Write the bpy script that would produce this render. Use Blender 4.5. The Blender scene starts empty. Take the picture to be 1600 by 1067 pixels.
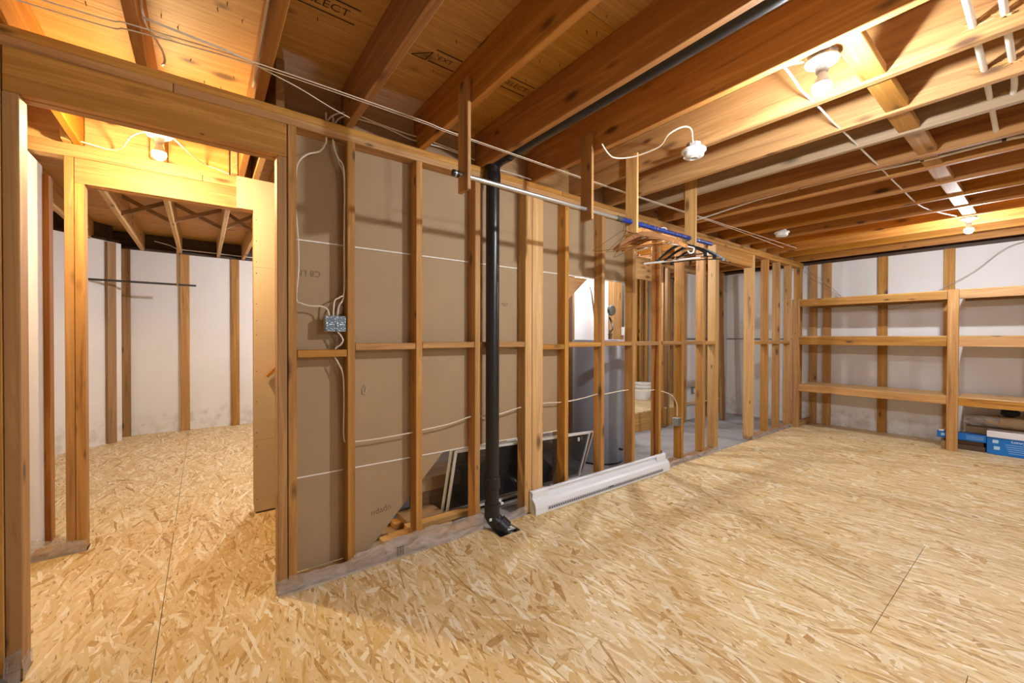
import bpy, bmesh, math, random
from mathutils import Vector, Matrix
random.seed(7)
R = math.radians
sc = bpy.context.scene
COL = sc.collection

# ------------------------------------------------------------------ camera
CAM_H = 1.261
yaw, pit, rol = R(37.021), R(-0.475), R(0.1305)
cf = Vector((math.sin(yaw) * math.cos(pit), math.cos(yaw) * math.cos(pit), math.sin(pit)))
cr = Vector((math.cos(yaw), -math.sin(yaw), 0)); cu = cr.cross(cf)
cr, cu = cr * math.cos(rol) + cu * math.sin(rol), -cr * math.sin(rol) + cu * math.cos(rol)
cam = bpy.data.cameras.new('camera'); cam.sensor_width = 36; cam.lens = 640.1 * 36 / 1600
cam.clip_start = 0.02
camo = bpy.data.objects.new('camera', cam); COL.objects.link(camo)
camo.matrix_world = Matrix(((cr.x, cu.x, -cf.x, 0), (cr.y, cu.y, -cf.y, 0), (cr.z, cu.z, -cf.z, CAM_H), (0, 0, 0, 1)))
sc.camera = camo
# ------------------------------------------------------------------ world, exposure
w = bpy.data.worlds.new('world'); sc.world = w; w.use_nodes = True
w.node_tree.nodes['Background'].inputs[0].default_value = (0.6, 0.62, 0.7, 1)
w.node_tree.nodes['Background'].inputs[1].default_value = 0.02
vs = sc.view_settings
vs.view_transform = 'Standard'; vs.look = 'None'; vs.gamma = 1.0; vs.exposure = 1.66; vs.use_curve_mapping = False
sc.cycles.max_bounces = 7; sc.cycles.diffuse_bounces = 5; sc.cycles.glossy_bounces = 3; sc.cycles.adaptive_threshold = 0.02; sc.cycles.sample_clamp_indirect = 6
# bulb light: watts and colour, given to the lamp builder below
MAIN_W, MAIN_C = 24, (0.93, 0.965, 1.0)
FAR_W = 22
HALL_W, HALL_C = 18, (1.0, 0.76, 0.40)
BACK_W, BACK_C = 26, (0.97, 0.97, 1.0)
UTIL_W, UTIL_C = 15, (0.93, 0.96, 1.0)

# ------------------------------------------------------------------ materials
MATS = {}
def nt_new(name):
    m = bpy.data.materials.new(name); m.use_nodes = True
    nt = m.node_tree; return m, nt, nt.nodes['Principled BSDF']
def N(nt, t, **k):
    n = nt.nodes.new(t)
    for a, b in k.items(): setattr(n, a, b)
    return n
def L(nt, a, b): nt.links.new(a, b)
def math_(nt, op, a, b=None, c=None):
    n = N(nt, 'ShaderNodeMath', operation=op)
    for i, v in enumerate((a, b, c)):
        if v is None: continue
        if isinstance(v, (int, float)): n.inputs[i].default_value = v
        else: L(nt, v, n.inputs[i])
    return n.outputs[0]
def mix(nt, f, a, b, mode='MIX'):
    n = N(nt, 'ShaderNodeMix', data_type='RGBA', blend_type=mode)
    for i, v in ((0, f), (6, a), (7, b)):
        if isinstance(v, (int, float)): n.inputs[i].default_value = v
        elif isinstance(v, tuple): n.inputs[i].default_value = v if len(v) == 4 else v + (1,)
        else: L(nt, v, n.inputs[i])
    return n.outputs[2]
def ramp(nt, f, stops, interp='LINEAR'):
    n = N(nt, 'ShaderNodeValToRGB'); cr_ = n.color_ramp; cr_.interpolation = interp
    while len(cr_.elements) < len(stops): cr_.elements.new(0.5)
    for e, (p, c) in zip(cr_.elements, stops):
        e.position = p; e.color = c + (1,) if len(c) == 3 else c
    L(nt, f, n.inputs[0]); return n.outputs[0]
def coords(nt, scale, rnd=True, kind='Object', rot=(0, 0, 0)):
    tc = N(nt, 'ShaderNodeTexCoord'); out = tc.outputs[kind]
    if rnd:
        oi = N(nt, 'ShaderNodeObjectInfo')
        v = N(nt, 'ShaderNodeVectorMath', operation='MULTIPLY_ADD')
        cb = N(nt, 'ShaderNodeCombineXYZ')
        for i in range(3): L(nt, oi.outputs['Random'], cb.inputs[i])
        L(nt, cb.outputs[0], v.inputs[0]); v.inputs[1].default_value = (37, 53, 71); L(nt, out, v.inputs[2]); out = v.outputs[0]
    mp = N(nt, 'ShaderNodeMapping'); mp.inputs['Scale'].default_value = scale; mp.inputs['Rotation'].default_value = rot
    L(nt, out, mp.inputs['Vector']); return mp.outputs[0]
def plain(name, col, rough=0.5, metal=0.0, var=0.06, scale=30, bump=0.0):
    if name in MATS: return MATS[name]
    m, nt, b = nt_new(name)
    n = N(nt, 'ShaderNodeTexNoise'); n.inputs['Scale'].default_value = scale; n.inputs['Detail'].default_value = 4
    L(nt, coords(nt, (1, 1, 1)), n.inputs['Vector'])
    c = mix(nt, n.outputs[0], tuple(x * (1 - var) for x in col), tuple(min(1, x * (1 + var)) for x in col))
    L(nt, c, b.inputs['Base Color']); b.inputs['Roughness'].default_value = rough; b.inputs['Metallic'].default_value = metal
    if bump:
        bp = N(nt, 'ShaderNodeBump'); bp.inputs['Strength'].default_value = bump; bp.inputs['Distance'].default_value = 0.002
        L(nt, n.outputs[0], bp.inputs['Height']); L(nt, bp.outputs[0], b.inputs['Normal'])
    MATS[name] = m; return m
WOODS = {  # light, mid, dark
    'stud': ((0.56, 0.300, 0.078), (0.42, 0.196, 0.040), (0.18, 0.062, 0.010)),
    'joist': ((0.52, 0.238, 0.044), (0.39, 0.152, 0.021), (0.16, 0.048, 0.005)),
    'pale': ((0.66, 0.41, 0.150), (0.54, 0.300, 0.090), (0.28, 0.115, 0.028)),
    'grey': ((0.46, 0.32, 0.175), (0.37, 0.24, 0.12), (0.20, 0.115, 0.05)),
    'old': ((0.40, 0.24, 0.105), (0.32, 0.175, 0.07), (0.17, 0.085, 0.03)),
    'dark': ((0.12, 0.07, 0.04), (0.08, 0.045, 0.025), (0.04, 0.022, 0.012)),
    'hanger': ((0.52, 0.24, 0.07), (0.46, 0.20, 0.055), (0.36, 0.14, 0.035)),
    'ply': ((0.66, 0.375, 0.105), (0.54, 0.275, 0.060), (0.30, 0.120, 0.018)),
    'plydark': ((0.50, 0.27, 0.09), (0.42, 0.21, 0.06), (0.28, 0.125, 0.035)),
}
def wood(kind, axis):
    key = (kind, axis)
    if key in MATS: return MATS[key]
    li, mi, da = WOODS[kind]
    m, nt, b = nt_new('wood_%s_%s' % (kind, 'xyz'[axis]))
    s = [26, 26, 26]; s[axis] = 1.1
    if kind.startswith('ply'): s = [60, 60, 60]; s[axis] = 2.2
    n = N(nt, 'ShaderNodeTexNoise'); n.inputs['Scale'].default_value = 1; n.inputs['Detail'].default_value = 6
    n.inputs['Roughness'].default_value = 0.6; n.inputs['Distortion'].default_value = 0.9
    L(nt, coords(nt, tuple(s)), n.inputs['Vector'])
    c = ramp(nt, n.outputs[0], [(0.28, da), (0.42, mi), (0.50, mi), (0.62, li)])
    # broad tone patches
    n2 = N(nt, 'ShaderNodeTexNoise'); n2.inputs['Scale'].default_value = 1; n2.inputs['Detail'].default_value = 2
    s2 = [5, 5, 5]; s2[axis] = 1.0
    L(nt, coords(nt, tuple(s2)), n2.inputs['Vector'])
    c = mix(nt, math_(nt, 'MULTIPLY', n2.outputs[0], 0.40), c, mi)
    # knots
    s3 = [11, 11, 11]; s3[axis] = 4.2
    if kind.startswith('ply'): s3 = [7, 7, 7]; s3[axis] = 4
    vo = N(nt, 'ShaderNodeTexVoronoi'); vo.inputs['Scale'].default_value = 1
    L(nt, coords(nt, tuple(s3)), vo.inputs['Vector'])
    sp = N(nt, 'ShaderNodeSeparateColor'); L(nt, vo.outputs['Color'], sp.inputs[0])
    rad = math_(nt, 'MULTIPLY', math_(nt, 'GREATER_THAN', sp.outputs[0], 0.25), math_(nt, 'MULTIPLY', sp.outputs[1], 0.33))
    kn = math_(nt, 'SUBTRACT', 1.0, math_(nt, 'SMOOTH_MIN', math_(nt, 'DIVIDE', vo.outputs['Distance'], math_(nt, 'ADD', rad, 0.0001)), 1.0, 0.2))
    kn = math_(nt, 'MULTIPLY', kn, 1.6); kc = N(nt, 'ShaderNodeClamp'); L(nt, kn, kc.inputs[0])
    c = mix(nt, math_(nt, 'MULTIPLY', kc.outputs[0], 0.85), c, tuple(x * 0.30 for x in da))
    # each board its own tone
    oi = N(nt, 'ShaderNodeObjectInfo')
    hs = N(nt, 'ShaderNodeHueSaturation'); L(nt, c, hs.inputs['Color'])
    mr = N(nt, 'ShaderNodeMapRange'); L(nt, oi.outputs['Random'], mr.inputs[0]); mr.inputs[3].default_value = 0.84; mr.inputs[4].default_value = 1.14
    L(nt, mr.outputs[0], hs.inputs['Value'])
    r2 = math_(nt, 'FRACT', math_(nt, 'MULTIPLY', oi.outputs['Random'], 17.3))
    mr2 = N(nt, 'ShaderNodeMapRange'); L(nt, r2, mr2.inputs[0]); mr2.inputs[3].default_value = 0.88; mr2.inputs[4].default_value = 1.06
    L(nt, mr2.outputs[0], hs.inputs['Saturation'])
    L(nt, hs.outputs[0], b.inputs['Base Color'])
    b.inputs['Roughness'].default_value = 0.62
    bp = N(nt, 'ShaderNodeBump'); bp.inputs['Strength'].default_value = 0.25; bp.inputs['Distance'].default_value = 0.001
    L(nt, n.outputs[0], bp.inputs['Height']); L(nt, bp.outputs[0], b.inputs['Normal'])
    MATS[key] = m; return m
def osb():
    if 'osb' in MATS: return MATS['osb']
    m, nt, b = nt_new('oriented_strand_board')
    tc = N(nt, 'ShaderNodeTexCoord')
    geo = N(nt, 'ShaderNodeNewGeometry')
    wn = N(nt, 'ShaderNodeTexNoise'); wn.inputs['Scale'].default_value = 14; L(nt, geo.outputs['Position'], wn.inputs['Vector'])
    wv = N(nt, 'ShaderNodeVectorMath', operation='SCALE'); wv.inputs['Scale'].default_value = 0.012; L(nt, wn.outputs['Color'], wv.inputs[0])
    ad = N(nt, 'ShaderNodeVectorMath', operation='ADD'); L(nt, geo.outputs['Position'], ad.inputs[0]); L(nt, wv.outputs[0], ad.inputs[1])
    wn2 = N(nt, 'ShaderNodeTexNoise'); wn2.inputs['Scale'].default_value = 5; L(nt, geo.outputs['Position'], wn2.inputs['Vector'])
    wv2 = N(nt, 'ShaderNodeVectorMath', operation='SCALE'); wv2.inputs['Scale'].default_value = 0.10; L(nt, wn2.outputs['Color'], wv2.inputs[0])
    ad2 = N(nt, 'ShaderNodeVectorMath', operation='ADD'); L(nt, geo.outputs['Position'], ad2.inputs[0]); L(nt, wv2.outputs[0], ad2.inputs[1])
    bh = bv = bb_ = None
    for k, (th, wd, ln) in enumerate([(3, .017, .15), (24, .022, .16), (-20, .016, .15), (48, .030, .13), (-44, .026, .13), (12, .011, .18), (-9, .014, .20), (80, .030, .09)]):
        r_ = N(nt, 'ShaderNodeMapping', vector_type='POINT'); r_.inputs['Rotation'].default_value = (0, 0, R(th)); r_.inputs['Location'].default_value = (k * 3.7, k * 5.1, 0)
        L(nt, ad.outputs[0], r_.inputs[0])
        s_ = N(nt, 'ShaderNodeMapping'); s_.inputs['Scale'].default_value = (1 / wd, 1 / ln, 1); L(nt, r_.outputs[0], s_.inputs[0])
        vo = N(nt, 'ShaderNodeTexVoronoi', voronoi_dimensions='2D'); vo.inputs['Scale'].default_value = 1; L(nt, s_.outputs[0], vo.inputs['Vector'])
        sp = N(nt, 'ShaderNodeSeparateColor'); L(nt, vo.outputs['Color'], sp.inputs[0])
        h, v = sp.outputs[0], sp.outputs[1]
        if k in (3, 4, 7): h = math_(nt, 'MULTIPLY', h, 0.93)
        # fine grain along the strand
        gn = N(nt, 'ShaderNodeTexNoise', noise_dimensions='2D'); gn.inputs['Scale'].default_value = 1; gn.inputs['Detail'].default_value = 3
        g_ = N(nt, 'ShaderNodeMapping'); g_.inputs['Scale'].default_value = (420, 22, 1); L(nt, r_.outputs[0], g_.inputs[0]); L(nt, g_.outputs[0], gn.inputs['Vector'])
        v = math_(nt, 'ADD', v, math_(nt, 'MULTIPLY', math_(nt, 'SUBTRACT', gn.outputs[0], 0.5), 0.35))
        if bh is None: bh, bv, bb_ = h, v, sp.outputs[2]
        else:
            gt = math_(nt, 'GREATER_THAN', h, bh)
            mv = N(nt, 'ShaderNodeMix', data_type='FLOAT'); L(nt, gt, mv.inputs[0]); L(nt, bv, mv.inputs[2]); L(nt, v, mv.inputs[3]); bv = mv.outputs[0]
            mb = N(nt, 'ShaderNodeMix', data_type='FLOAT'); L(nt, gt, mb.inputs[0]); L(nt, bb_, mb.inputs[2]); L(nt, sp.outputs[2], mb.inputs[3]); bb_ = mb.outputs[0]
            bh = math_(nt, 'MAXIMUM', bh, h)
    c = ramp(nt, bv, [(0.0, (0.40, 0.21, 0.060)), (0.05, (0.53, 0.32, 0.115)), (0.14, (0.63, 0.44, 0.195)), (0.40, (0.70, 0.525, 0.270)), (0.68, (0.75, 0.59, 0.340)), (0.86, (0.80, 0.67, 0.44)), (1.0, (0.87, 0.79, 0.62))])
    # some strands more golden
    c = mix(nt, ramp(nt, bb_, [(0.70, (0, 0, 0)), (0.95, (0.6, 0.6, 0.6))]), c, (0.66, 0.43, 0.14))
    # thin dark slivers where strands part
    sn = N(nt, 'ShaderNodeTexNoise', noise_dimensions='2D'); sn.inputs['Scale'].default_value = 1; sn.inputs['Detail'].default_value = 1.5
    mp = N(nt, 'ShaderNodeMapping'); mp.inputs['Scale'].default_value = (95, 15, 1); mp.inputs['Rotation'].default_value = (0, 0, R(8)); L(nt, ad2.outputs[0], mp.inputs[0]); L(nt, mp.outputs[0], sn.inputs['Vector'])
    dk = ramp(nt, sn.outputs[0], [(0.25, (1, 1, 1)), (0.31, (0, 0, 0))])
    c = mix(nt, math_(nt, 'MULTIPLY', dk, 0.8), c, (0.26, 0.13, 0.04))
    oi = N(nt, 'ShaderNodeObjectInfo')
    hs = N(nt, 'ShaderNodeHueSaturation'); L(nt, c, hs.inputs['Color'])
    mr = N(nt, 'ShaderNodeMapRange'); L(nt, oi.outputs['Random'], mr.inputs[0]); mr.inputs[3].default_value = 0.97; mr.inputs[4].default_value = 1.04
    L(nt, mr.outputs[0], hs.inputs['Value']); L(nt, hs.outputs[0], b.inputs['Base Color'])
    b.inputs['Roughness'].default_value = 0.55
    bp = N(nt, 'ShaderNodeBump'); bp.inputs['Strength'].default_value = 0.35; bp.inputs['Distance'].default_value = 0.0015
    L(nt, bh, bp.inputs['Height']); L(nt, bp.outputs[0], b.inputs['Normal'])
    MATS['osb'] = m; return m
def white_wall():
    if 'white_wall' in MATS: return MATS['white_wall']
    m, nt, b = nt_new('white_painted_concrete')
    geo = N(nt, 'ShaderNodeNewGeometry')
    n = N(nt, 'ShaderNodeTexNoise'); n.inputs['Scale'].default_value = 2.2; n.inputs['Detail'].default_value = 5; L(nt, geo.outputs['Position'], n.inputs['Vector'])
    c = mix(nt, n.outputs[0], (0.74, 0.725, 0.71), (0.84, 0.835, 0.835))
    sx = N(nt, 'ShaderNodeSeparateXYZ'); L(nt, geo.outputs['Position'], sx.inputs[0])
    n2 = N(nt, 'ShaderNodeTexNoise'); n2.inputs['Scale'].default_value = 13; n2.inputs['Detail'].default_value = 8; L(nt, geo.outputs['Position'], n2.inputs['Vector'])
    low = ramp(nt, math_(nt, 'ADD', sx.outputs[2], math_(nt, 'MULTIPLY', n2.outputs[0], -0.35)), [(0.0, (1, 1, 1)), (0.10, (0, 0, 0))])
    st = ramp(nt, n2.outputs[0], [(0.45, (0, 0, 0)), (0.65, (1, 1, 1))])
    c = mix(nt, math_(nt, 'MULTIPLY', math_(nt, 'MULTIPLY', low, st), 0.30), c, (0.36, 0.29, 0.22))
    L(nt, c, b.inputs['Base Color']); b.inputs['Roughness'].default_value = 0.7
    bp = N(nt, 'ShaderNodeBump'); bp.inputs['Strength'].default_value = 0.2; bp.inputs['Distance'].default_value = 0.004
    L(nt, n2.outputs[0], bp.inputs['Height']); L(nt, bp.outputs[0], b.inputs['Normal'])
    MATS['white_wall'] = m; return m
def film_mat():
    if 'film' in MATS: return MATS['film']
    m, nt, b = nt_new('clear_poly_film')
    tr = N(nt, 'ShaderNodeBsdfTransparent'); tr.inputs[0].default_value = (0.95, 0.94, 0.93, 1)
    n = N(nt, 'ShaderNodeTexNoise'); n.inputs['Scale'].default_value = 7; n.inputs['Detail'].default_value = 3; n.inputs['Distortion'].default_value = 1.5
    L(nt, coords(nt, (1, 1, 2.5)), n.inputs['Vector'])
    f = ramp(nt, n.outputs[0], [(0.3, (0.28, 0.28, 0.28)), (0.7, (0.62, 0.62, 0.62))])
    b.inputs['Base Color'].default_value = (0.62, 0.57, 0.54, 1); b.inputs['Roughness'].default_value = 0.28
    ms = N(nt, 'ShaderNodeMixShader'); L(nt, f, ms.inputs[0]); L(nt, tr.outputs[0], ms.inputs[1]); L(nt, b.outputs[0], ms.inputs[2])
    L(nt, ms.outputs[0], nt.nodes['Material Output'].inputs['Surface'])
    MATS['film'] = m; return m
def mesh_mat():
    if 'screen_mesh' in MATS: return MATS['screen_mesh']
    m, nt, b = nt_new('insect_screen_mesh')
    tr = N(nt, 'ShaderNodeBsdfTransparent'); tr.inputs[0].default_value = (0.9, 0.9, 0.9, 1)
    b.inputs['Base Color'].default_value = (0.035, 0.035, 0.035, 1); b.inputs['Roughness'].default_value = 0.45
    ms = N(nt, 'ShaderNodeMixShader'); ms.inputs[0].default_value = 0.55; L(nt, tr.outputs[0], ms.inputs[1]); L(nt, b.outputs[0], ms.inputs[2])
    L(nt, ms.outputs[0], nt.nodes['Material Output'].inputs['Surface'])
    MATS['screen_mesh'] = m; return m
def bulb_mat(name, watts, col, area):
    m, nt, b = nt_new(name)
    em = N(nt, 'ShaderNodeEmission'); em.inputs[0].default_value = col + (1,); em.inputs[1].default_value = watts / (math.pi * area)
    L(nt, em.outputs[0], nt.nodes['Material Output'].inputs['Surface']); return m
def galvanised():
    if 'galv' in MATS: return MATS['galv']
    m, nt, b = nt_new('galvanised_steel')
    vo = N(nt, 'ShaderNodeTexVoronoi'); vo.inputs['Scale'].default_value = 130; L(nt, coords(nt, (1, 1, 1)), vo.inputs['Vector'])
    c = mix(nt, vo.outputs['Distance'], (0.42, 0.45, 0.48), (0.62, 0.65, 0.68)); L(nt, c, b.inputs['Base Color'])
    b.inputs['Metallic'].default_value = 0.6; b.inputs['Roughness'].default_value = 0.42
    MATS['galv'] = m; return m
def paper():   # back of drywall
    return plain('drywall_backing_paper', (0.40, 0.285, 0.165), 0.8, var=0.07, scale=6)
M_white = lambda: plain('white_paint_metal', (0.80, 0.845, 0.90), 0.35, var=0.02)
M_cable = lambda: plain('cream_cable_jacket', (0.78, 0.70, 0.58), 0.45, var=0.04)
M_whitecable = lambda: plain('white_cable_jacket', (0.80, 0.77, 0.72), 0.4, var=0.03)
M_black = lambda: plain('black_abs_plastic', (0.012, 0.012, 0.014), 0.32, var=0.2)
M_plastic = lambda: plain('white_plastic', (0.80, 0.80, 0.80), 0.35, var=0.02)
M_conc = lambda: plain('grey_concrete', (0.33, 0.33, 0.335), 0.75, var=0.25, scale=4, bump=0.3)

# ------------------------------------------------------------------ geometry
class G:
    """collects faces for one mesh"""
    def __init__(s): s.v = []; s.f = []
    def add(s, v, f):
        o = len(s.v); s.v += [tuple(p) for p in v]; s.f += [tuple(i + o for i in q) for q in f]; return s
    def box(s, x0, x1, y0, y1, z0, z1, bev=0.0):
        if bev <= 0:
            v = [(x, y, z) for x in (x0, x1) for y in (y0, y1) for z in (z0, z1)]
            return s.add(v, [(0, 1, 3, 2), (4, 6, 7, 5), (0, 4, 5, 1), (2, 3, 7, 6), (0, 2, 6, 4), (1, 5, 7, 3)])
        bm = bmesh.new()
        bmesh.ops.create_cube(bm, size=1.0)
        for q in bm.verts: q.co = Vector(((x0 + x1) / 2 + q.co.x * (x1 - x0), (y0 + y1) / 2 + q.co.y * (y1 - y0), (z0 + z1) / 2 + q.co.z * (z1 - z0)))
        bmesh.ops.bevel(bm, geom=bm.edges[:], offset=bev, segments=1, affect='EDGES')
        return s.bm(bm)
    def bm(s, bm):
        bm.verts.index_update()
        s.add([q.co for q in bm.verts], [[q.index for q in f.verts] for f in bm.faces]); bm.free(); return s
    def prism(s, poly, axis, a, b):
        n = len(poly)
        def P(p, t): return {0: (t, p[0], p[1]), 1: (p[0], t, p[1]), 2: (p[0], p[1], t)}[axis]
        v = [P(p, a) for p in poly] + [P(p, b) for p in poly]
        f = [tuple(range(n - 1, -1, -1)), tuple(range(n, 2 * n))] + [(i, (i + 1) % n, n + (i + 1) % n, n + i) for i in range(n)]
        return s.add(v, f)
    def lathe(s, prof, c, axis=2, n=24, cap=True):
        """prof: (radius, height) along axis from c"""
        v = []; f = []
        for r, h in prof:
            for k in range(n):
                a = 2 * math.pi * k / n; p = (r * math.cos(a), r * math.sin(a), h)
                p = {2: p, 0: (p[2], p[0], p[1]), 1: (p[1], p[2], p[0])}[axis]
                v.append((c[0] + p[0], c[1] + p[1], c[2] + p[2]))
        for i in range(len(prof) - 1):
            for k in range(n):
                k2 = (k + 1) % n; f.append((i * n + k, i * n + k2, (i + 1) * n + k2, (i + 1) * n + k))
        if cap:
            f.append(tuple(range(n - 1, -1, -1))); f.append(tuple(range((len(prof) - 1) * n, len(prof) * n)))
        return s.add(v, f)
    def tube(s, pts, r, n=8, smooth=True, sub=4, closed=False):
        pts = [Vector(p) for p in pts]
        if smooth and len(pts) > 2:
            out = []; m = len(pts)
            for i in range(m - 1):
                p0 = pts[max(i - 1, 0)]; p1 = pts[i]; p2 = pts[i + 1]; p3 = pts[min(i + 2, m - 1)]
                for j in range(sub):
                    t = j / sub
                    out.append(0.5 * ((2 * p1) + (p2 - p0) * t + (2 * p0 - 5 * p1 + 4 * p2 - p3) * t * t + (3 * p1 - p0 - 3 * p2 + p3) * t ** 3))
            out.append(pts[-1]); pts = out
        rs = r if isinstance(r, (list, tuple)) else [r] * len(pts)
        if len(rs) != len(pts): rs = [rs[min(int(i * len(rs) / len(pts)), len(rs) - 1)] for i in range(len(pts))]
        t0 = (pts[1] - pts[0]).normalized()
        nrm = t0.orthogonal().normalized(); v = []; f = []
        for i, p in enumerate(pts):
            t = (pts[min(i + 1, len(pts) - 1)] - pts[max(i - 1, 0)]).normalized()
            nrm = (nrm - t * nrm.dot(t)).normalized(); bn = t.cross(nrm)
            for k in range(n):
                a = 2 * math.pi * k / n; v.append(p + (nrm * math.cos(a) + bn * math.sin(a)) * rs[i])
        for i in range(len(pts) - 1):
            for k in range(n):
                k2 = (k + 1) % n; f.append((i * n + k, i * n + k2, (i + 1) * n + k2, (i + 1) * n + k))
        f.append(tuple(range(n - 1, -1, -1))); f.append(tuple(range((len(pts) - 1) * n, len(pts) * n)))
        return s.add(v, f)
    def xf(s, M):
        s.v = [tuple(M @ Vector(p)) for p in s.v]; return s

def obj(name, g, mat, parent=None, smooth=False, label=None, origin=None):
    xs = list(zip(*g.v)); c = Vector([(min(a) + max(a)) / 2 for a in xs])
    if origin: c = Vector(origin)
    me = bpy.data.meshes.new(name); me.from_pydata([tuple(Vector(p) - c) for p in g.v], [], g.f); me.update()
    if smooth:
        for p in me.polygons: p.use_smooth = True
        try: me.set_sharp_from_angle(angle=R(40))
        except Exception: pass
    me.materials.append(mat)
    o = bpy.data.objects.new(name, me); COL.objects.link(o)
    if parent is not None:
        o.parent = parent; q = parent; base = Vector((0, 0, 0))
        while q is not None: base += q.location; q = q.parent
        o.location = c - base
    else: o.location = c
    if label: o['label'] = label
    return o
def empty(name, loc=(0, 0, 0), rz=0):
    o = bpy.data.objects.new(name, None); COL.objects.link(o); o.location = loc; o.rotation_euler = (0, 0, rz); o.empty_display_size = 0.1; return o
def thing(name, label, cat, loc=(0, 0, 0), group=None, rz=0):
    return tag(empty(name, loc, rz), label, cat, group)
def tag(o, label, cat, group=None, kind=None):
    o['label'] = label; o['category'] = cat
    if group: o['group'] = group
    if kind: o['kind'] = kind
    return o
def struct(name, label=None):
    o = empty(name); o['kind'] = 'structure'
    if label: o['label'] = label
    return o
def lum(name, x0, x1, y0, y1, z0, z1, kind='stud', parent=None, bev=0.003, axis=None):
    d = (x1 - x0, y1 - y0, z1 - z0)
    ax = d.index(max(d)) if axis is None else axis
    return obj(name, G().box(x0, x1, y0, y1, z0, z1, min(bev, min(d) * 0.2)), wood(kind, ax), parent)
def copy_tree(o, loc=None, rz=None):
    c = o.copy(); COL.objects.link(c)
    if loc: c.location = loc
    if rz is not None: c.rotation_euler = (0, 0, rz)
    for ch in list(o.children):
        d = ch.copy(); COL.objects.link(d); d.parent = c
        for gch in list(ch.children):
            e = gch.copy(); COL.objects.link(e); e.parent = d
    return c

JB = 2.386            # underside of joists
JT = JB + 0.235       # top of joists
YA, YA2 = 2.28, 2.369  # stud partition, near and far faces of its studs
YB, YB2 = 3.45, 3.539  # second partition
XR = 7.34             # right foundation wall face
YF = 7.12             # far room foundation wall face
CZ = -0.04            # bare concrete level

# ================================================================== floor
floor = struct('floor', 'strand board floor panels over bare concrete')
obj('concrete_slab', G().box(-3.2, 7.7, -3.9, 7.5, CZ - 0.1, CZ), M_conc(), floor)
def panel(poly):
    obj('floor_panel', G().prism(poly, 2, -0.019, 0.0), osb(), floor)
e = 0.0012
cols = [-2.6, -1.375, -0.155, 1.065, 2.285, 3.505, 4.725, 5.945, XR - 0.005]
# panels that run through the doorway into the hall
panel([(-.155 + e, .75), (1.065 - e, .75), (1.065 - e, 2.268), (.289, 2.268), (.289, 2.385), (.46, 2.385), (.46, 3.438), (-.155 + e, 3.438)])
panel([(-1.375 + e, .1), (-.155 - e, .1), (-.155 - e, 3.438), (-.80, 3.438), (-.80, 2.385), (-.532, 2.385), (-.532, 2.268), (-1.375 + e, 2.268)])
ends = {0: [-3.6, -1.2, 1.2, 2.268], 1: [-3.6, -2.34, .1], 2: [-3.6, -1.69, .75], 3: [-3.6, -2.2, .187, 2.268], 4: [-3.6, -1.97, .468, 2.268],
        5: [-3.6, -1.0, 1.43, 2.268], 6: [-3.6, -2.3, .1, 2.268], 7: [-3.6, -1.2, 1.2, 2.268]}
hole = (1.50, 1.665, 2.105, 2.225)   # cut-out round the drain pipe
for i, es in ends.items():
    x0, x1 = cols[i] + e, cols[i + 1] - e
    for a, b_ in zip(es[:-1], es[1:]):
        if i == 3 and b_ > 2.2:
            panel([(x0, a + e), (x1, a + e), (x1, b_), (hole[1], b_), (hole[1], hole[2]), (hole[0], hole[2]), (hole[0], b_), (x0, b_)])
        else: panel([(x0, a + e), (x1, a + e), (x1, b_ - e), (x0, b_ - e)])
for x0, x1, y0, y1 in [(-.155, 1.065, 3.54, 5.4), (-.155, 1.065, 5.4, YF), (-1.375, -.155, 3.54, 4.7), (-1.375, -.155, 4.7, YF), (1.065, 2.285, 3.54, 5.9), (1.065, 2.285, 5.9, YF), (2.285, 3.3, 3.54, YF), (-1.9, -1.375, 3.54, YF)]:
    panel([(x0 + e, y0 + e), (x1 - e, y0 + e), (x1 - e, y1 - e), (x0 + e, y1 - e)])
panel([(-.55, 3.44), (.30, 3.44), (.30, 3.538), (-.55, 3.538)])
# raised platform behind the second partition
plat = struct('floor_platform', 'raised strand board platform behind the framed wall')
obj('platform_top', G().box(4.42, 7.3, 3.47, 5.0, 0.218, 0.236), osb(), plat)
lum('platform_front', 4.42, 6.0, 3.475, 3.513, CZ, 0.217, 'pale', plat)
lum('platform_edge_joist', 4.42, 4.458, 3.515, 5.0, CZ, 0.217, 'pale', plat)

# ================================================================== ceiling
ceil = struct('ceiling', 'open plank joists under plywood subfloor')
JR = [-1.80, -1.39, -0.98, -0.563, -0.180, 0.237, 0.647, 1.066, 1.496, 1.932, 2.375, 2.788, 3.118, 3.586, 3.868, 4.319, 4.776, 5.207, 5.614, 6.088, 6.501, 7.016]
jx = [(r - 0.038, r) for r in JR]
for i, (a, b_) in enumerate(jx):
    kind = 'grey' if i == 12 else 'joist'
    if 10 <= i <= 11: kind = 'stud'
    yend = 3.53 if (b_ < 0.3 or a > 2.9) else 2.40
    lum('joist', a, b_, -3.6, yend, JB, JT, kind, ceil)
    if b_ < 0.3 or a > 2.9:
        lum('joist', a - 0.042, a - 0.004, 3.40 if b_ < 0.3 else 3.42, YF + 0.1, JB, JT, 'pale' if b_ < .3 else 'joist', ceil)
for x in (.45, .86, 1.27, 1.68, 2.1, 2.5): lum('joist', x, x + .038, 3.45, YF + .1, JB, JT, 'pale', ceil)
lum('trimmer_joist', .285, .323, 2.285, 3.52, JB, JT, 'stud', ceil)
lum('trimmer_joist', 2.86, 2.898, 2.41, 3.45, JB, JT, 'stud', ceil)
# blocking over the stud partition, right of the doorway
for (a, b_), (c, d) in zip(jx[5:-1], jx[6:]):
    x0 = b_ + 0.002
    if b_ < .3: x0 = .326
    lum('blocking', x0, c - 0.002, 2.345, 2.383, JB + .001, JT - 0.02, 'old' if b_ > .5 else 'old', ceil)
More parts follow.
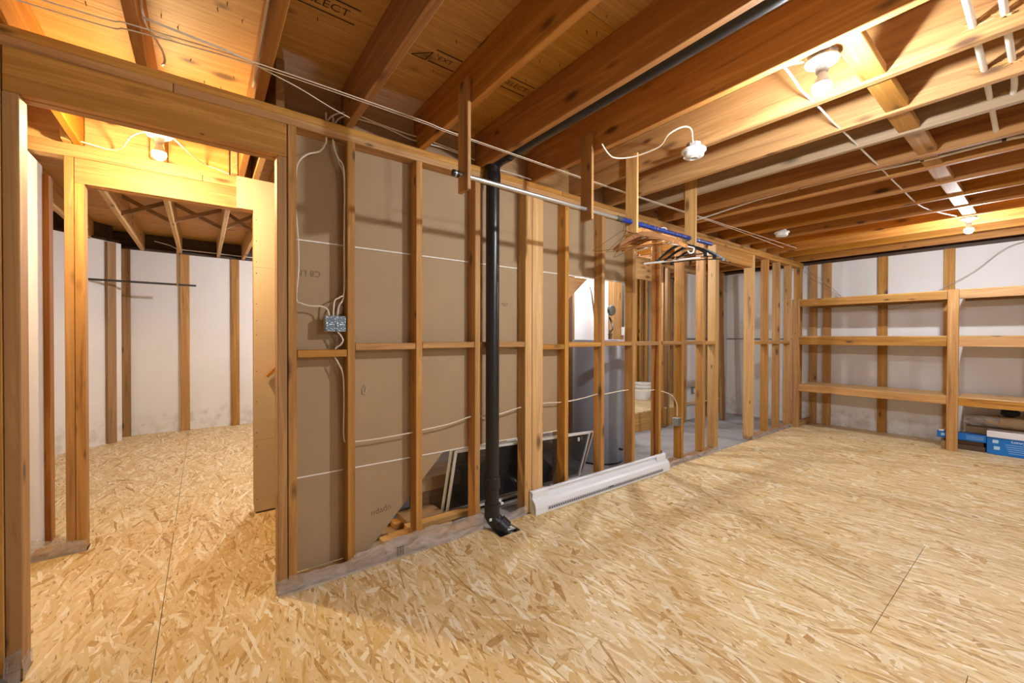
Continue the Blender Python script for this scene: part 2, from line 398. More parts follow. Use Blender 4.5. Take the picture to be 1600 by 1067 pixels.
# blocking over the second partition
hb = [-0.98 - 0.004, -0.605, -0.222, 0.153]
for a, b_ in ((-.561, -.226), (-.178, .150), (.24, .283), (-.976, -.647)):
    lum('blocking', a, b_, 3.49, 3.528, JB + .001, JT - .002, 'pale', ceil)
# flat blocks in line between the joists
for i in range(9, 18):
    a, b_ = jx[i][1] + 0.002, jx[i + 1][0] - 0.002
    dy = random.uniform(-.008, .008)
    lum('bridging_block', a, b_, .445 + dy, .53 + dy, JB + .012, JB + .05, 'stud', ceil, axis=0)
# crossed bridging strips in the far room
bx = [(-0.643, -0.605), (-0.260, -0.222), (0.157, 0.195), (0.45, .488)]
for (a, b_), (c, d) in zip(bx[:-1], bx[1:]):
    for k, (za, zb) in enumerate(((JB + .03, JT - .03), (JT - .03, JB + .03))):
        y = 5.25 + 0.05 * k
        v = [(b_, y, za - .02), (b_, y + .02, za - .02), (b_, y + .02, za + .02), (b_, y, za + .02), (c, y, zb - .02), (c, y + .02, zb - .02), (c, y + .02, zb + .02), (c, y, zb + .02)]
        obj('cross_bridging', G().add(v, [(3, 2, 1, 0), (4, 5, 6, 7), (0, 1, 5, 4), (1, 2, 6, 5), (2, 3, 7, 6), (3, 0, 4, 7)]), wood('old', 0), ceil)
# subfloor sheets
xs = [-2.6, -1.2, 1.24, 3.68, 6.12, 7.7]
ys = [-3.7 + 1.22 * k for k in range(9)] + [7.5]
for j, (y0, y1) in enumerate(zip(ys[:-1], ys[1:])):
    off = 0 if j % 2 == 0 else -0.82
    xx = [xs[0]] + [x + off for x in xs[1:-1]] + [xs[-1]]
    for x0, x1 in zip(xx[:-1], xx[1:]):
        obj('subfloor_sheet', G().box(x0 + .001, x1 - .001, y0 + .001, y1 - .001, JT + .0005, JT + .016), wood('ply', 0), ceil)
# grade stamps printed on the sheets
def text_mesh(s, size, extr=0.0002, align='CENTER'):
    cu_ = bpy.data.curves.new('lettering', 'FONT'); cu_.body = s; cu_.size = size; cu_.extrude = extr; cu_.align_x = align; cu_.align_y = 'CENTER'; cu_.resolution_u = 2
    o = bpy.data.objects.new('lettering', cu_); me = bpy.data.meshes.new_from_object(o); bpy.data.objects.remove(o)
    g = G().add([q.co for q in me.vertices], [tuple(p.vertices) for p in me.polygons]); bpy.data.meshes.remove(me); return g
ink = plain('stamp_ink', (0.06, 0.025, 0.01), 0.8)
def ceil_M(x, y, rz): return Matrix.Translation((x, y, JT - 0.0003)) @ Matrix.Rotation(rz, 4, 'Z') @ Matrix.Rotation(math.pi, 4, 'X')
def stamp(x, y, s, size=.05, lines=True, ww=.26, rz=0):
    obj('grade_stamp', text_mesh(s, size).xf(ceil_M(x, y, rz)), ink, ceil)
    if lines:
        for dy in (-.047, .047):
            obj('stamp_line', G().box(-ww / 2, ww / 2, dy - .004, dy + .004, -.0002, .0002).xf(ceil_M(x, y, rz)), ink, ceil)
stamp(1.35, 1.765, 'SELECT', .048, ww=.20)
stamp(.40, 1.80, 'SELECT', .06, ww=.26)
stamp(.955, 1.815, 'EXT', .042, ww=.14)
for y0, y1 in ((1.77, 1.87),):
    tri = G()
    for p, q in (((.80, 1.865), (.88, 1.795)), ((.88, 1.795), (.87, 1.865)), ((.80, 1.865), (.87, 1.865))):
        tri.tube([(p[0], p[1], JT - .0005), (q[0], q[1], JT - .0005)], .0022, n=4)
    obj('stamp_emblem', tri, ink, ceil)

nl = G(); rn = random.Random(11)
for (a, b_), (c, d) in zip(jx[3:11], jx[4:12]):
    for k in range(34):
        x, y = rn.uniform(b_ + .03, c - .03), rn.uniform(-.2, 3.3); dx, dy = rn.uniform(-.004, .004), rn.uniform(-.004, .004)
        nl.tube([(x, y, JT + .002), (x + dx, y + dy, JT - rn.uniform(.008, .018))], [.0022, .001], n=5, smooth=False)
o = obj('nail_points', nl, plain('nail_steel', (.10, .07, .045), .5, .5), ceil); o['kind'] = 'stuff'

# ================================================================== stud partition facing the camera
wf = struct('wall_front', 'open stud partition with bare drywall backs')
TP = JB - 0.076
lum('top_plate', -2.6, -.10, YA, YA2, TP, TP + .038, 'stud', wf); lum('top_plate', -.098, 3.3, YA, YA2, TP, TP + .038, 'stud', wf)
lum('top_plate', 3.302, 7.2, YA, YA2, TP, TP + .038, 'stud', wf)
lum('top_plate', -2.6, 2.2, YA, YA2, TP + .038, JB, 'stud', wf); lum('top_plate', 2.202, 7.2, YA, YA2, TP + .038, JB, 'stud', wf)
def stud(x0, x1, z0=.038, z1=TP, kind='stud', y0=YA, y1=YA2, parent=wf): return lum('stud', x0, x1, y0, y1, z0, z1, kind, parent)
HB = 2.147
stud(-.615, -.577); stud(-.575, -.533, z1=HB)             # left jamb
stud(.289, .331, z1=HB); stud(.335, .374)                 # right jamb
lum('header', -.573, .331, YA - .002, YA + .036, HB, TP - .001, 'stud', wf)
lum('header', -.573, .331, YA + .042, YA2, HB, TP - .001, 'stud', wf)
sx = [.617, 1.008, 1.418, 2.234, 2.657, 3.074, 3.481, 3.879, 4.300]
for i, x in enumerate(sx):
    k = 'stud'
    stud(x, x + .040, kind=k)
stud(4.555, 4.593, kind='pale'); stud(4.595, 4.633, z1=2.149, kind='pale')
stud(5.440, 5.478, z1=2.149, kind='pale'); stud(5.480, 5.545, kind='pale'); stud(5.93, 5.97); stud(6.30, 6.34); stud(6.70, 6.74); stud(7.08, 7.16)
stud(1.838, 1.90, .0, kind='pale', y0=YA - .002); stud(1.902, 2.004, .0, kind='pale', y0=YA - .004)
lum('header', 4.595, 5.478, YA, YA + .038, 2.149, TP - .001, 'stud', wf)
lum('header', 4.595, 5.478, YA + .045, YA2, 2.149, TP - .001, 'stud', wf)
for x in (-1.0, -1.42, -1.83, -2.24, -2.6): stud(x, x + .04)
# noggings between studs
nog = [(.376, .615, 1.16), (.659, 1.006, 1.193), (1.05, 1.416, 1.198), (1.46, 1.836, 1.198), (2.006, 2.232, 1.176), (2.276, 2.655, 1.192), (2.699, 3.072, 1.196), (3.116, 3.479, 1.196), (3.523, 3.877, 1.196), (3.921, 4.298, 1.196), (4.342, 4.553, 1.196), (5.547, 5.928, 1.19), (5.972, 6.298, 1.19), (6.342, 6.698, 1.19)]
for a, b_, z in nog: lum('nogging', a, b_, YA + .002, YA2, z, z + .038, 'stud', wf)
for x0, x1 in ((-2.6, -.533), (.289, 1.472), (2.006, 4.633), (5.44, 7.16)):
    lum('bottom_plate', x0, x1, YA, YA2, 0.0 if x1 < 4 else 0.0, .037, 'old', wf)
# lining sheets on the far side, paper backs towards the camera
DY0, DY1 = YA2 + .001, YA2 + .0135
gap = .004
obj('drywall_sheet', G().box(.345, 3.085, DY0, DY1, 1.768 + gap, 2.40), paper(), wf)
obj('drywall_sheet', G().prism([(.345, .529 + gap), (2.27, .529 + gap), (2.27, 1.768 - gap), (.345, 1.768 - gap)], 1, DY0, DY1), paper(), wf)
obj('drywall_sheet', G().prism([(.345, .04), (.76, .04), (1.232, .529 - gap), (.345, .529 - gap)], 1, DY0, DY1), paper(), wf)
edge = plain('gypsum_edge', (0.85, 0.82, 0.76), .8)
obj('drywall_joint', G().box(.376, 3.085, DY0 - .0006, DY1, 1.766, 1.7735), edge, wf)
obj('drywall_joint', G().box(.376, 2.27, DY0 - .0006, DY1, .5265, .5335), edge, wf)
faint = plain('faint_print', (0.20, 0.125, 0.075), .9)
def wall_M(x, z, ry): return Matrix.Translation((x, DY0 - .0006, z)) @ Matrix.Rotation(ry, 4, 'Y') @ Matrix.Rotation(math.pi / 2, 4, 'X')
obj('lettering', text_mesh('C8 LMd', .045).xf(wall_M(.43, 1.60, math.pi)), faint, wf)
obj('lettering', text_mesh('ndadn', .05).xf(wall_M(.83, .255, R(-8))), faint, wf)
obj('lettering', text_mesh('n8a', .04).xf(wall_M(1.72, 1.50, math.pi)), faint, wf)
gscar = G()
for k in range(9):
    a = random.random() * 6.28; gscar.tube([(.73 + .008 * math.cos(a), DY0 - .002, .965 + .02 * math.sin(a)), (.735 + .012 * math.cos(a + 1), DY0 - .004, .965 + .03 * math.sin(a + 1.2))], .003, n=5)
obj('paper_tear', gscar, plain('torn_paper', (0.55, 0.45, 0.33), .9), wf)

# stair carriage behind the partition
st = struct('stair', 'sloping underside of the staircase behind the partition')
for y0, y1 in ((2.80, 2.838), (3.38, 3.418)):
    obj('stringer', G().prism([(.62, 0), (.86, 0), (2.96, 2.06), (2.96, 2.36)], 1, y0, y1), wood('joist', 0), st)
obj('soffit_panel', G().prism([(.86, .02), (.88, 0), (2.96, 2.04), (2.96, 2.06)], 1, 2.70, 3.379), wood('plydark', 0), st)
for k in range(10):
    x = .70 + .205 * k; z = .19 + .2 * k
    lum('tread', x, x + .25, 2.70, 3.379, z - .02, z + .018, 'old', st)
# plywood gusset at the head of the opening
obj('gusset', G().prism([(2.275, 1.50), (2.275, 1.763), (2.60, 1.763)], 1, 2.386, 2.399), wood('plydark', 0), st)
lum('post', 2.34, 2.378, 2.45, 2.54, CZ, 1.55, 'old', st)

# ================================================================== second partition
wb = struct('wall_hall', 'second stud partition with a framed doorway')
def sB(x0, x1, z0=.038, z1=TP, kind='stud'): return lum('stud', x0, x1, YB, YB2, z0, z1, kind, wb)
lum('top_plate', -1.9, .0, YB, YB2, TP, TP + .038, 'pale', wb); lum('top_plate', .002, 7.2, YB, YB2, TP, TP + .038, 'pale', wb)
lum('top_plate', -1.9, 7.2, YB, YB2, TP + .038, JB, 'pale', wb)
sB(-.639, -.600); sB(-.598, -.556, z1=2.163)
lum('header', -.598, .300, YB, YB + .038, 2.163, TP - .001, 'stud', wb); lum('header', -.598, .300, YB + .045, YB2, 2.163, TP - .001, 'stud', wb)
sB(.29, .328, z1=2.163); sB(.33, .37); sB(.42, .46)
lum('bottom_plate', -.80, -.556, YB, YB2, 0, .037, 'stud', wb); lum('bottom_plate', .30, 4.42, YB, YB2, 0, .037, 'old', wb)
hall_paint = plain('primed_drywall', (0.62, 0.49, 0.34), .75, var=.03, scale=5)
for z0, z1 in ((.012, .527), (.5285, 1.763), (1.7645, JB)):
    if z1 > 2:
        obj('drywall_sheet', G().prism([(.288, z0), (.46, z0), (.46, z1), (.19, z1), (.19, 2.166), (.288, 2.166)], 1, YB - .0135, YB - .001), hall_paint, wb)
    else: obj('drywall_sheet', G().box(.288, .46, YB - .0135, YB - .001, z0, z1), hall_paint, wb)
screws = G()
for z in (.10, .48, .58, .8, 1.02, 1.28, 1.38, 1.5, 1.72, 1.80, 1.95, 2.1): screws.lathe([(.0032, 0), (.0032, .002)], (.305, YB - .0155, z), axis=1, n=8)
screws.lathe([(.0032, 0), (.0032, .002)], (.205, YB - .0155, 2.36), axis=1, n=8); screws.lathe([(.0032, 0), (.0032, .002)], (.205, YB - .0155, 2.19), axis=1, n=8)
obj('screw_heads', screws, plain('screw_black', (.03, .03, .03), .4, .5), wb)
# right-hand length of the second partition, seen through the studs
wht = plain('white_drywall', (0.74, 0.74, 0.75), .7, var=.03, scale=4)
obj('drywall_sheet', G().box(.46, 2.9, YB2 + .001, YB2 + .0135, .0, 2.30), wht, wb)
obj('drywall_sheet', G().box(2.90, 4.60, YB2 + .001, YB2 + .0135, .0, 2.30), wht, wb)
obj('drywall_sheet', G().box(5.98, 7.33, YB2 + .001, YB2 + .0135, CZ, 2.30), wht, wb)
for x in (.86, 1.27, 1.68, 2.09, 2.5, 2.9): sB(x, x + .038)
sB(3.50, 3.538, kind='old'); sB(4.25, 4.40); sB(4.42, 4.458)
sB(5.37, 5.41, CZ + .04); sB(5.50, 5.54, CZ, kind='old'); sB(5.92, 5.958, CZ); sB(5.96, 6.0, CZ)
sB(6.75, 6.79, CZ); sB(7.15, 7.19, CZ)
lum('header', 4.45, 5.40, YB, YB + .038, 2.08, TP - .001, 'pale', wb)
lum('ledge', 5.96, 7.3, YB + .05, YB + .12, 1.25, 1.262, 'dark', wb)
# partition behind the platform
wp = struct('wall_platform', 'white lined stud wall behind the platform')
obj('drywall_sheet', G().box(3.6, 7.34, 4.40, 4.412, .0, JB), wht, wp)
for x in (4.62, 5.03, 5.43, 5.9, 6.04, 6.22, 6.62, 7.0): lum('stud', x, x + .04, 4.31, 4.398, .237, JB, 'stud', wp)

# short wall closing the hall on the left
wl = struct('wall_hall_end', 'white drywall stub at the end of the hall')
obj('drywall_sheet', G().box(-.785, -.772, 2.39, 3.69, .0, 2.292), plain('white_drywall_stub', (0.72, 0.70, 0.70), .7, var=.03, scale=5), wl)
lum('stud', -.785, -.747, 3.695, 3.784, .0, 2.25, 'joist', wl)
lum('stud', -.825, -.787, 2.4, 2.489, .0, 2.30, 'stud', wl); lum('stud', -.825, -.787, 3.0, 3.089, .0, 2.30, 'stud', wl)

# ================================================================== foundation walls
wr = struct('wall_right', 'white painted foundation wall with furring studs behind the shelves')
obj('foundation', G().box(XR, XR + .2, -3.7, 7.4, CZ, JB - .015), white_wall(), wr)
lum('sill_plate', XR + .01, XR + .15, -3.7, 7.3, JB - .014, JB + .03, 'dark', wr)
lum('rim_board', XR + .09, XR + .13, -3.7, 7.3, JB + .031, JT, 'dark', wr)
for y in (2.144, 1.972, 1.356, .741, .10, -.55, -1.2, -1.8, -2.4, -3.0):
    lum('furring_stud', XR - .04, XR - .001, y, y + .095, 0.0, JB - .016, 'stud' if y < 2.1 else 'stud', wr)
wk = struct('wall_back', 'white painted foundation wall of the far room')
obj('foundation', G().box(-1.02, 7.33, YF, YF + .2, CZ, JB - .006), white_wall(), wk)
lum('sill_plate', -.9, 7.3, YF + .02, YF + .16, JB - .005, JB + .033, 'dark', wk)
lum('rim_board', -2.3, 7.3, YF + .12, YF + .16, JB + .034, JT, 'dark', wk)
for x in (-.835, -.243, .321, .95, 1.6, 2.2): lum('furring_stud', x, x + .098, YF - .04, YF - .001, 0, JB - .008, 'old' if x < -.3 else 'stud', wk)
wd = struct('wall_diagonal', 'white angled foundation corner of the far room')
ax, ay, bx_, by_ = -.795, 6.868, -1.86, 5.83
dl = math.hypot(ax - bx_, ay - by_); nx, ny = (ay - by_) / dl, -(ax - bx_) / dl     # normal towards the room
obj('foundation', G().prism([(ax, ay), (ax - .05, YF - .001), (ax - .5, YF - .001), (bx_ - nx * .2, by_ - ny * .2), (bx_, by_)], 2, CZ, JB + .012), white_wall(), wd)
obj('sill_plate', G().prism([(ax - nx * .03, ay - ny * .03), (ax - nx * .16, ay - ny * .16), (bx_ - nx * .16, by_ - ny * .16), (bx_ - nx * .03, by_ - ny * .03)], 2, JB + .013, JB + .05), wood('dark', 0), wd)
obj('rim_board', G().prism([(ax - nx * .12, ay - ny * .12), (ax - nx * .16, ay - ny * .16), (bx_ - nx * .16, by_ - ny * .16), (bx_ - nx * .12, by_ - ny * .12)], 2, JB + .051, JT), wood('dark', 0), wd)
def diag_stud(t):
    px, py = ax + (bx_ - ax) * t / dl, ay + (by_ - ay) * t / dl; ux, uy = (bx_ - ax) / dl, (by_ - ay) / dl
    obj('furring_stud', G().prism([(px + nx * .001, py + ny * .001), (px + ux * .09 + nx * .001, py + uy * .09 + ny * .001), (px + ux * .09 + nx * .039, py + uy * .09 + ny * .039), (px + nx * .039, py + ny * .039)], 2, 0, JB + .0), wood('old', 2), wd)
diag_stud(.085); diag_stud(.75)
wx = struct('wall_left', 'white painted foundation wall at the left')
obj('foundation', G().box(-2.8, -2.6, -3.7, 3.4, CZ, JB - .006), white_wall(), wx)
obj('foundation', G().box(-2.06, -1.86, 3.55, 5.84, CZ, JB - .006), white_wall(), wx)
wn = struct('wall_near', 'white painted foundation wall behind the viewer')
obj('foundation', G().box(-2.6, XR, -3.9, -3.7, CZ, JT), white_wall(), wn)
we = struct('wall_far_right', 'lining at the right end of the far room')
obj('drywall_sheet', G().box(3.3, 3.32, 3.55, YF, 0, JB), wht, we)

# ================================================================== poly film along the plates
def film(name, pts, zt, parent, seed, dy=-.012):
    """pts: path of (x, y, top) ; wavy strip in front of the plate"""
    rnd = random.Random(seed); g = G(); n = 46; rows = 6
    v = []
    for i in range(n + 1):
        t = i / n; k = t * (len(pts) - 1); j = min(int(k), len(pts) - 2); u = k - j
        x = pts[j][0] * (1 - u) + pts[j + 1][0] * u; y = pts[j][1] * (1 - u) + pts[j + 1][1] * u; top = pts[j][2] * (1 - u) + pts[j + 1][2] * u
        top += rnd.uniform(-.006, .006)
        for r in range(rows + 1):
            s = r / rows
            wob = .004 * math.sin(9 * x + 5 * s + seed) + .003 * math.sin(23 * x - 7 * s + seed) + rnd.uniform(-.001, .001)
            v.append((x, y + dy * (1 - s) ** 2 - .006 + wob * (0.4 + s), .002 + s * top))
    f = []
    for i in range(n):
        for r in range(rows):
            a = i * (rows + 1) + r; f.append((a, a + rows + 1, a + rows + 2, a + 1))
    return obj(name, g.add(v, f), film_mat(), parent, smooth=True)
film('vapour_film', [(.284, 2.262, .075), (.37, 2.262, .085), (.62, 2.262, .075), (.66, 2.262, .10), (.95, 2.262, .115), (1.1, 2.262, .125), (1.468, 2.262, .105)], .1, wf, 1)
film('vapour_film', [(-.575, 2.265, .10), (-.533, 2.265, .12)], .1, wf, 2)
film('vapour_film', [(-.80, 3.44, .13), (-.66, 3.438, .085), (-.55, 3.436, .06)], .1, wb, 3)
film('vapour_film', [(1.60, 2.272, .05), (1.84, 2.272, .06)], .1, wf, 4)
film('vapour_film', [(3.6, 2.27, .05), (4.65, 2.27, .045)], .1, wf, 5)
film('vapour_film', [(5.44, 2.27, .05), (7.1, 2.27, .045)], .1, wf, 6)
# side return of the film at both jambs
for xj in (.286, -.531):
    v = []; f = []
    for i in range(7):
        for r in range(5): v.append((xj + .004 * math.sin(i * 2.1 + r) * (1 if xj < 0 else -1) * .6, 2.262 + .11 * i / 6, .002 + r * .02))
    for i in range(6):
        for r in range(4):
            a = i * 5 + r; f.append((a, a + 5, a + 6, a + 1))
    obj('vapour_film', G().add(v, f), film_mat(), wf, smooth=True)
prn = G()
for r in range(6):
    for k in range(3):
        prn.box(.875 + k * .016, .875 + k * .016 + .010, 2.2405, 2.2410, .022 + r * .009, .026 + r * .009)
obj('film_print', prn, plain('film_ink', (.03, .03, .035), .6), wf)

# ================================================================== lamps
def neck_geo(c): return G().lathe([(.013, 0), (.015, -.010), (.019, -.022), (.026, -.038), (.0305, -.050)], c, n=20)
def globe_geo(c): return G().lathe([(.0305, -.050), (.0318, -.058), (.0305, -.068), (.026, -.079), (.018, -.087), (.008, -.0915), (.002, -.0922)], c, n=20)
BULB_AREA = 0.0087
def lamp(label, loc, watts, col, box='round', group=None, seat=None):
    """loc: centre of the underside of the holder"""
    x, y, z = loc
    t = thing('ceiling_lamp', label, 'lamp', loc, group)
    if box == 'octagon':
        obj('junction_box', G().lathe([(.052, .004), (.052, .045)], loc, n=8), galvanised(), t)
    elif box == 'block':
        lum('mounting_block', x - .045, x + .045, y - .02, y + .065, z + .014, JB + .12, 'pale', t)
    hold = obj('lampholder', G().lathe([(.057, .006), (.058, .0), (.054, -.006), (.030, -.012), (.024, -.020), (.022, -.040), (.019, -.044)], loc, n=28), plain('white_porcelain', (.82, .82, .80), .3, var=.02), t, smooth=True)
    obj('holder_slot', G().box(x + .028, x + .045, y - .016, y - .012, z - .0095, z - .006), plain('slot_grey', (.15, .15, .15), .6), hold)
    bu_ = obj('bulb', neck_geo((x, y, z - .042)), plain('white_plastic', (0.80, 0.80, 0.80), 0.35, var=0.02), t, smooth=True)
    obj('globe', globe_geo((x, y, z - .042)), bulb_mat('bulb_light_%d' % len(bpy.data.materials), watts, col, BULB_AREA), bu_, smooth=True)
    return t
lamp('bare white bulb in a holder on a steel box between the alarms', (1.985, .572, 2.372), MAIN_W, MAIN_C, 'octagon')
lamp('bare white bulb in a holder close to the shelves', (5.66, .49, 2.372), FAR_W, MAIN_C, 'octagon')
lamp('bare warm bulb in a white holder inside the hall', (-.19, 2.985, 2.372), HALL_W, HALL_C, 'block')
lamp('added unseen bare bulb on the far room ceiling behind the drywall strip', (1.1, 5.3, 2.372), BACK_W, BACK_C, 'octagon')  # bulb out of view, added to brighten the far room
lamp('added unseen bare bulb above the grey water tank', (3.74, 2.95, 2.372), UTIL_W, UTIL_C, 'octagon')  # added bulb, hidden by the upper drywall, lifts the utility space
lamp('added unseen bare bulb above the raised platform', (4.85, 3.95, 2.372), UTIL_W * .7, UTIL_C, 'octagon')  # unseen bulb added to raise the brightness around the platform
lamp('added unseen bare bulb near the wall behind the viewer', (1.985, -2.5, 2.372), MAIN_W * 1.0, MAIN_C, 'octagon')  # added fill bulb behind the camera, never in view

# ================================================================== drain pipe
pc = (1.522, 2.232)
dp = thing('drain_pipe', 'black plastic drain stack running up to the joists from a floor hole', 'pipe', (pc[0], pc[1], 0))
ab = M_black()
obj('stack', G().lathe([(.0445, .30), (.0445, 2.36)], (pc[0], pc[1], 0), n=28), ab, dp, smooth=True)
obj('coupling', G().lathe([(.0475, .27), (.0525, .275), (.0525, .345), (.0475, .35)], (pc[0], pc[1], 0), n=28), ab, dp, smooth=True)
obj('lower_pipe', G().lathe([(.0445, .10), (.0445, .275)], (pc[0], pc[1], 0), n=28), ab, dp, smooth=True)
obj('cleanout_collar', G().lathe([(.0475, .148), (.050, .150), (.050, .172), (.0475, .174)], (pc[0], pc[1], 0), n=28), ab, dp, smooth=True)
obj('lower_elbow', G().tube([(pc[0], pc[1], .16), (pc[0], pc[1], .10), (pc[0] + .012, pc[1] - .012, .062), (pc[0] + .045, pc[1] - .048, .02), (pc[0] + .075, pc[1] - .075, -.02)], .050, n=24), ab, dp, smooth=True)
obj('hub', G().tube([(pc[0] + .03, pc[1] - .032, .045), (pc[0] + .062, pc[1] - .064, .005)], .056, n=24, smooth=False), ab, dp, smooth=True)
obj('clamp_screw', G().lathe([(.009, 0), (.009, .02)], (pc[0] + .046, pc[1] - .03, .165), axis=0, n=12).lathe([(.009, 0), (.009, .02)], (pc[0] + .046, pc[1] - .005, .172), axis=0, n=12), plain('nylon_cap', (.72, .72, .70), .4), dp)
obj('upper_elbow', G().tube([(pc[0], pc[1], 2.33), (pc[0], pc[1], 2.40), (pc[0] + .008, pc[1] - .02, 2.415), (pc[0] + .02, pc[1] - .07, 2.430), (pc[0] + .028, pc[1] - .14, 2.432)], .049, n=24), ab, dp, smooth=True)
obj('upper_hub', G().lathe([(.0445, 2.27), (.0515, 2.275), (.0515, 2.335), (.0475, 2.34)], (pc[0], pc[1], 0), n=28), ab, dp, smooth=True)
obj('branch_pipe', G().tube([(1.549, 2.10, 2.432), (1.552, -3.0, 2.436)], .0435, n=24, smooth=False), ab, dp, smooth=True)
bm_pvc = plain('cement_smear', (.55, .58, .60), .5)
sm = G()
for k in range(9):
    a = random.uniform(-.9, .9); sm.tube([(pc[0] + .06 + random.uniform(-.02, .03), pc[1] - .10 + random.uniform(-.015, .02), .038 + random.uniform(-.02, .0)), (pc[0] + .075 + random.uniform(-.02, .03), pc[1] - .105 + random.uniform(-.015, .02), .030 + random.uniform(-.02, .0))], .005, n=6)
obj('cement_smear', sm, bm_pvc, dp)
obj('pipe_label', G().box(pc[0] - .047, pc[0] - .030, pc[1] - .041, pc[1] - .036, .075, .092), plain('sticker_white', (.75, .75, .72), .5), dp)
ps = thing('pipe_stub', 'short black pipe stub standing on the bare concrete behind the heater', 'pipe', (3.74, 2.46, CZ))
obj('pipe', G().lathe([(.035, 0), (.035, .13)], (3.74, 2.46, CZ), n=20), ab, ps, smooth=True)
obj('cap', G().lathe([(.041, .11), (.041, .145), (.038, .15)], (3.74, 2.46, CZ), n=20), ab, ps, smooth=True)

# ================================================================== closet rod on hanger boards
RY, RZ = 1.737, 2.050
hb_lab = ['thin board hung from a joist at the black-capped end of the silver rod', 'thin board hung from a joist carrying the silver rod near its blue sleeve',
          'thin board hung from a joist where the wire hangers hang on the blue sleeve', 'thin board hung from a joist at the far end of the blue sleeve']
for (xj, z0), lb in zip(((1.028, 1.972), (1.894, 1.982), (2.337, 1.968), (3.08, 1.952)), hb_lab):
    b_ = obj('hanger_board', G().box(xj - .0205, xj - .0015, 1.690, 1.782, z0, 2.505, .002), wood('pale' if xj > 2 else 'stud', 2))
    tag(b_, lb, 'board', 'rod hanger boards')
rod = thing('closet_rod', 'long closet rod, bare silver tube with a blue sleeve over its far end', 'rod', (1.0, RY, RZ))
obj('silver_tube', G().lathe([(.0125, 0), (.0125, 1.25)], (.985, RY, RZ), axis=0, n=18), plain('brushed_steel', (.62, .64, .67), .28, .85, var=.05), rod, smooth=True)
obj('end_cap', G().lathe([(.010, -.035), (.016, -.032), (.016, .0)], (.985, RY, RZ), axis=0, n=18), ab, rod, smooth=True)
obj('end_ring', G().lathe([(.0165, -.022), (.0165, -.014)], (.985, RY, RZ), axis=0, n=18), plain('brushed_steel', (.62, .64, .67), .28, .85), rod, smooth=True)
obj('blue_sleeve', G().lathe([(.0155, 0), (.0155, 1.20)], (2.19, RY, RZ - .001), axis=0, n=18), plain('blue_sleeve', (.006, .035, .25), .4, var=.1), rod, smooth=True)
obj('sleeve_collar', G().lathe([(.0175, -.02), (.0175, .02)], (2.19, RY, RZ - .001), axis=0, n=18), plain('dark_olive_collar', (.05, .05, .03), .5), rod, smooth=True)
# ------------------------------------------------------------------ coat hangers, built hanging from the rod axis at the local origin
HR = .0185
def hook(g, r, neck):
    pts = [(0, -.010, -neck), (0, -.004, -.034), (0, .014, -.018), (0, HR, 0), (0, .0125, .0135), (0, 0, HR), (0, -.0125, .0135), (0, -HR, 0), (0, -.014, -.010)]
    pts = [(p[0], p[1] if i else 0, p[2]) for i, p in enumerate(pts)]
    return g.tube(pts, r, n=6)
steel = plain('hook_wire', (.60, .58, .54), .3, .9)
def hanger_at(t, x, rz, tilt=0): t.location = (x, RY, RZ); t.rotation_euler = (tilt, 0, rz); return t
def wire_hanger(x, rz, label, dark=True, tube=False, ww=.20, dz=.10):
    t = thing('wire_hanger', label, 'hanger', group='wire hangers')
    m_ = plain('bronze_wire', (.16, .11, .06), .35, .8) if dark else steel
    obj('hook', hook(G(), .0014, .075), m_, t, origin=(0, 0, 0))
    obj('shoulders', G().tube([(0, 0, -.075), (0, .02, -.078), (0, ww, -.075 - dz), (0, ww + .004, -.082 - dz), (0, ww - .012, -.088 - dz)], .0014, n=6, sub=2).tube([(0, 0, -.075), (0, -.02, -.078), (0, -ww, -.075 - dz), (0, -ww - .004, -.082 - dz), (0, -ww + .012, -.088 - dz)], .0014, n=6, sub=2), m_, t, origin=(0, 0, 0))
    if tube: obj('paper_tube', G().lathe([(.0075, -ww + .01), (.0075, ww - .01)], (0, 0, -.088 - dz), axis=1, n=10), plain('white_card', (.78, .76, .76), .6), t, origin=(0, 0, 0))
    else: obj('bar', G().tube([(0, -ww + .012, -.088 - dz), (0, ww - .012, -.088 - dz)], .0014, n=6), m_, t, origin=(0, 0, 0))
    return hanger_at(t, x, rz)
def arc_arms(t, mat, thick, wdt, span, drop, apex=-.062, name='arms', curve=.03):
    up, lo = [], []
    n = 14
    for i in range(2 * n + 1):
        u = -1 + i / n; y = u * span; a = abs(u)
        z = apex - drop * (a ** 1.15) - curve * math.sin(min(a, 1) * math.pi) * -.35
        wv = wdt * (1 - .25 * a)
        up.append((y, z + wv * .5)); lo.append((y, z - wv * .5))
    v = []; f = []
    for (ya, za), (yb, zb) in zip(up, lo):
        v += [(-thick / 2, ya, za), (thick / 2, ya, za), (thick / 2, yb, zb), (-thick / 2, yb, zb)]
    m_ = len(up)
    for i in range(m_ - 1):
        for k in range(4): f.append((i * 4 + k, i * 4 + (k + 1) % 4, i * 4 + 4 + (k + 1) % 4, i * 4 + 4 + k))
    f += [(3, 2, 1, 0), tuple((m_ - 1) * 4 + k for k in range(4))]
    return obj(name, G().add(v, f), mat, t, origin=(0, 0, 0))
def wooden_hanger(x, rz, label, bar=True, kind='hanger', tagged=False):
    t = thing('wooden_hanger', label, 'hanger', group='wooden hangers')
    obj('hook', hook(G(), .0018, .07), steel, t, origin=(0, 0, 0))
    arc_arms(t, wood(kind, 1), .014, .034, .215, .085)
    if bar: obj('trouser_bar', G().tube([(0, -.185, -.142), (0, .185, -.142)], .0055, n=8), wood(kind, 1), t, origin=(0, 0, 0))
    if tagged: obj('size_tag', G().box(-.009, .009, .004, .030, -.085, -.058), plain('white_card', (.78, .76, .76), .6), t, origin=(0, 0, 0))
    return hanger_at(t, x, rz)
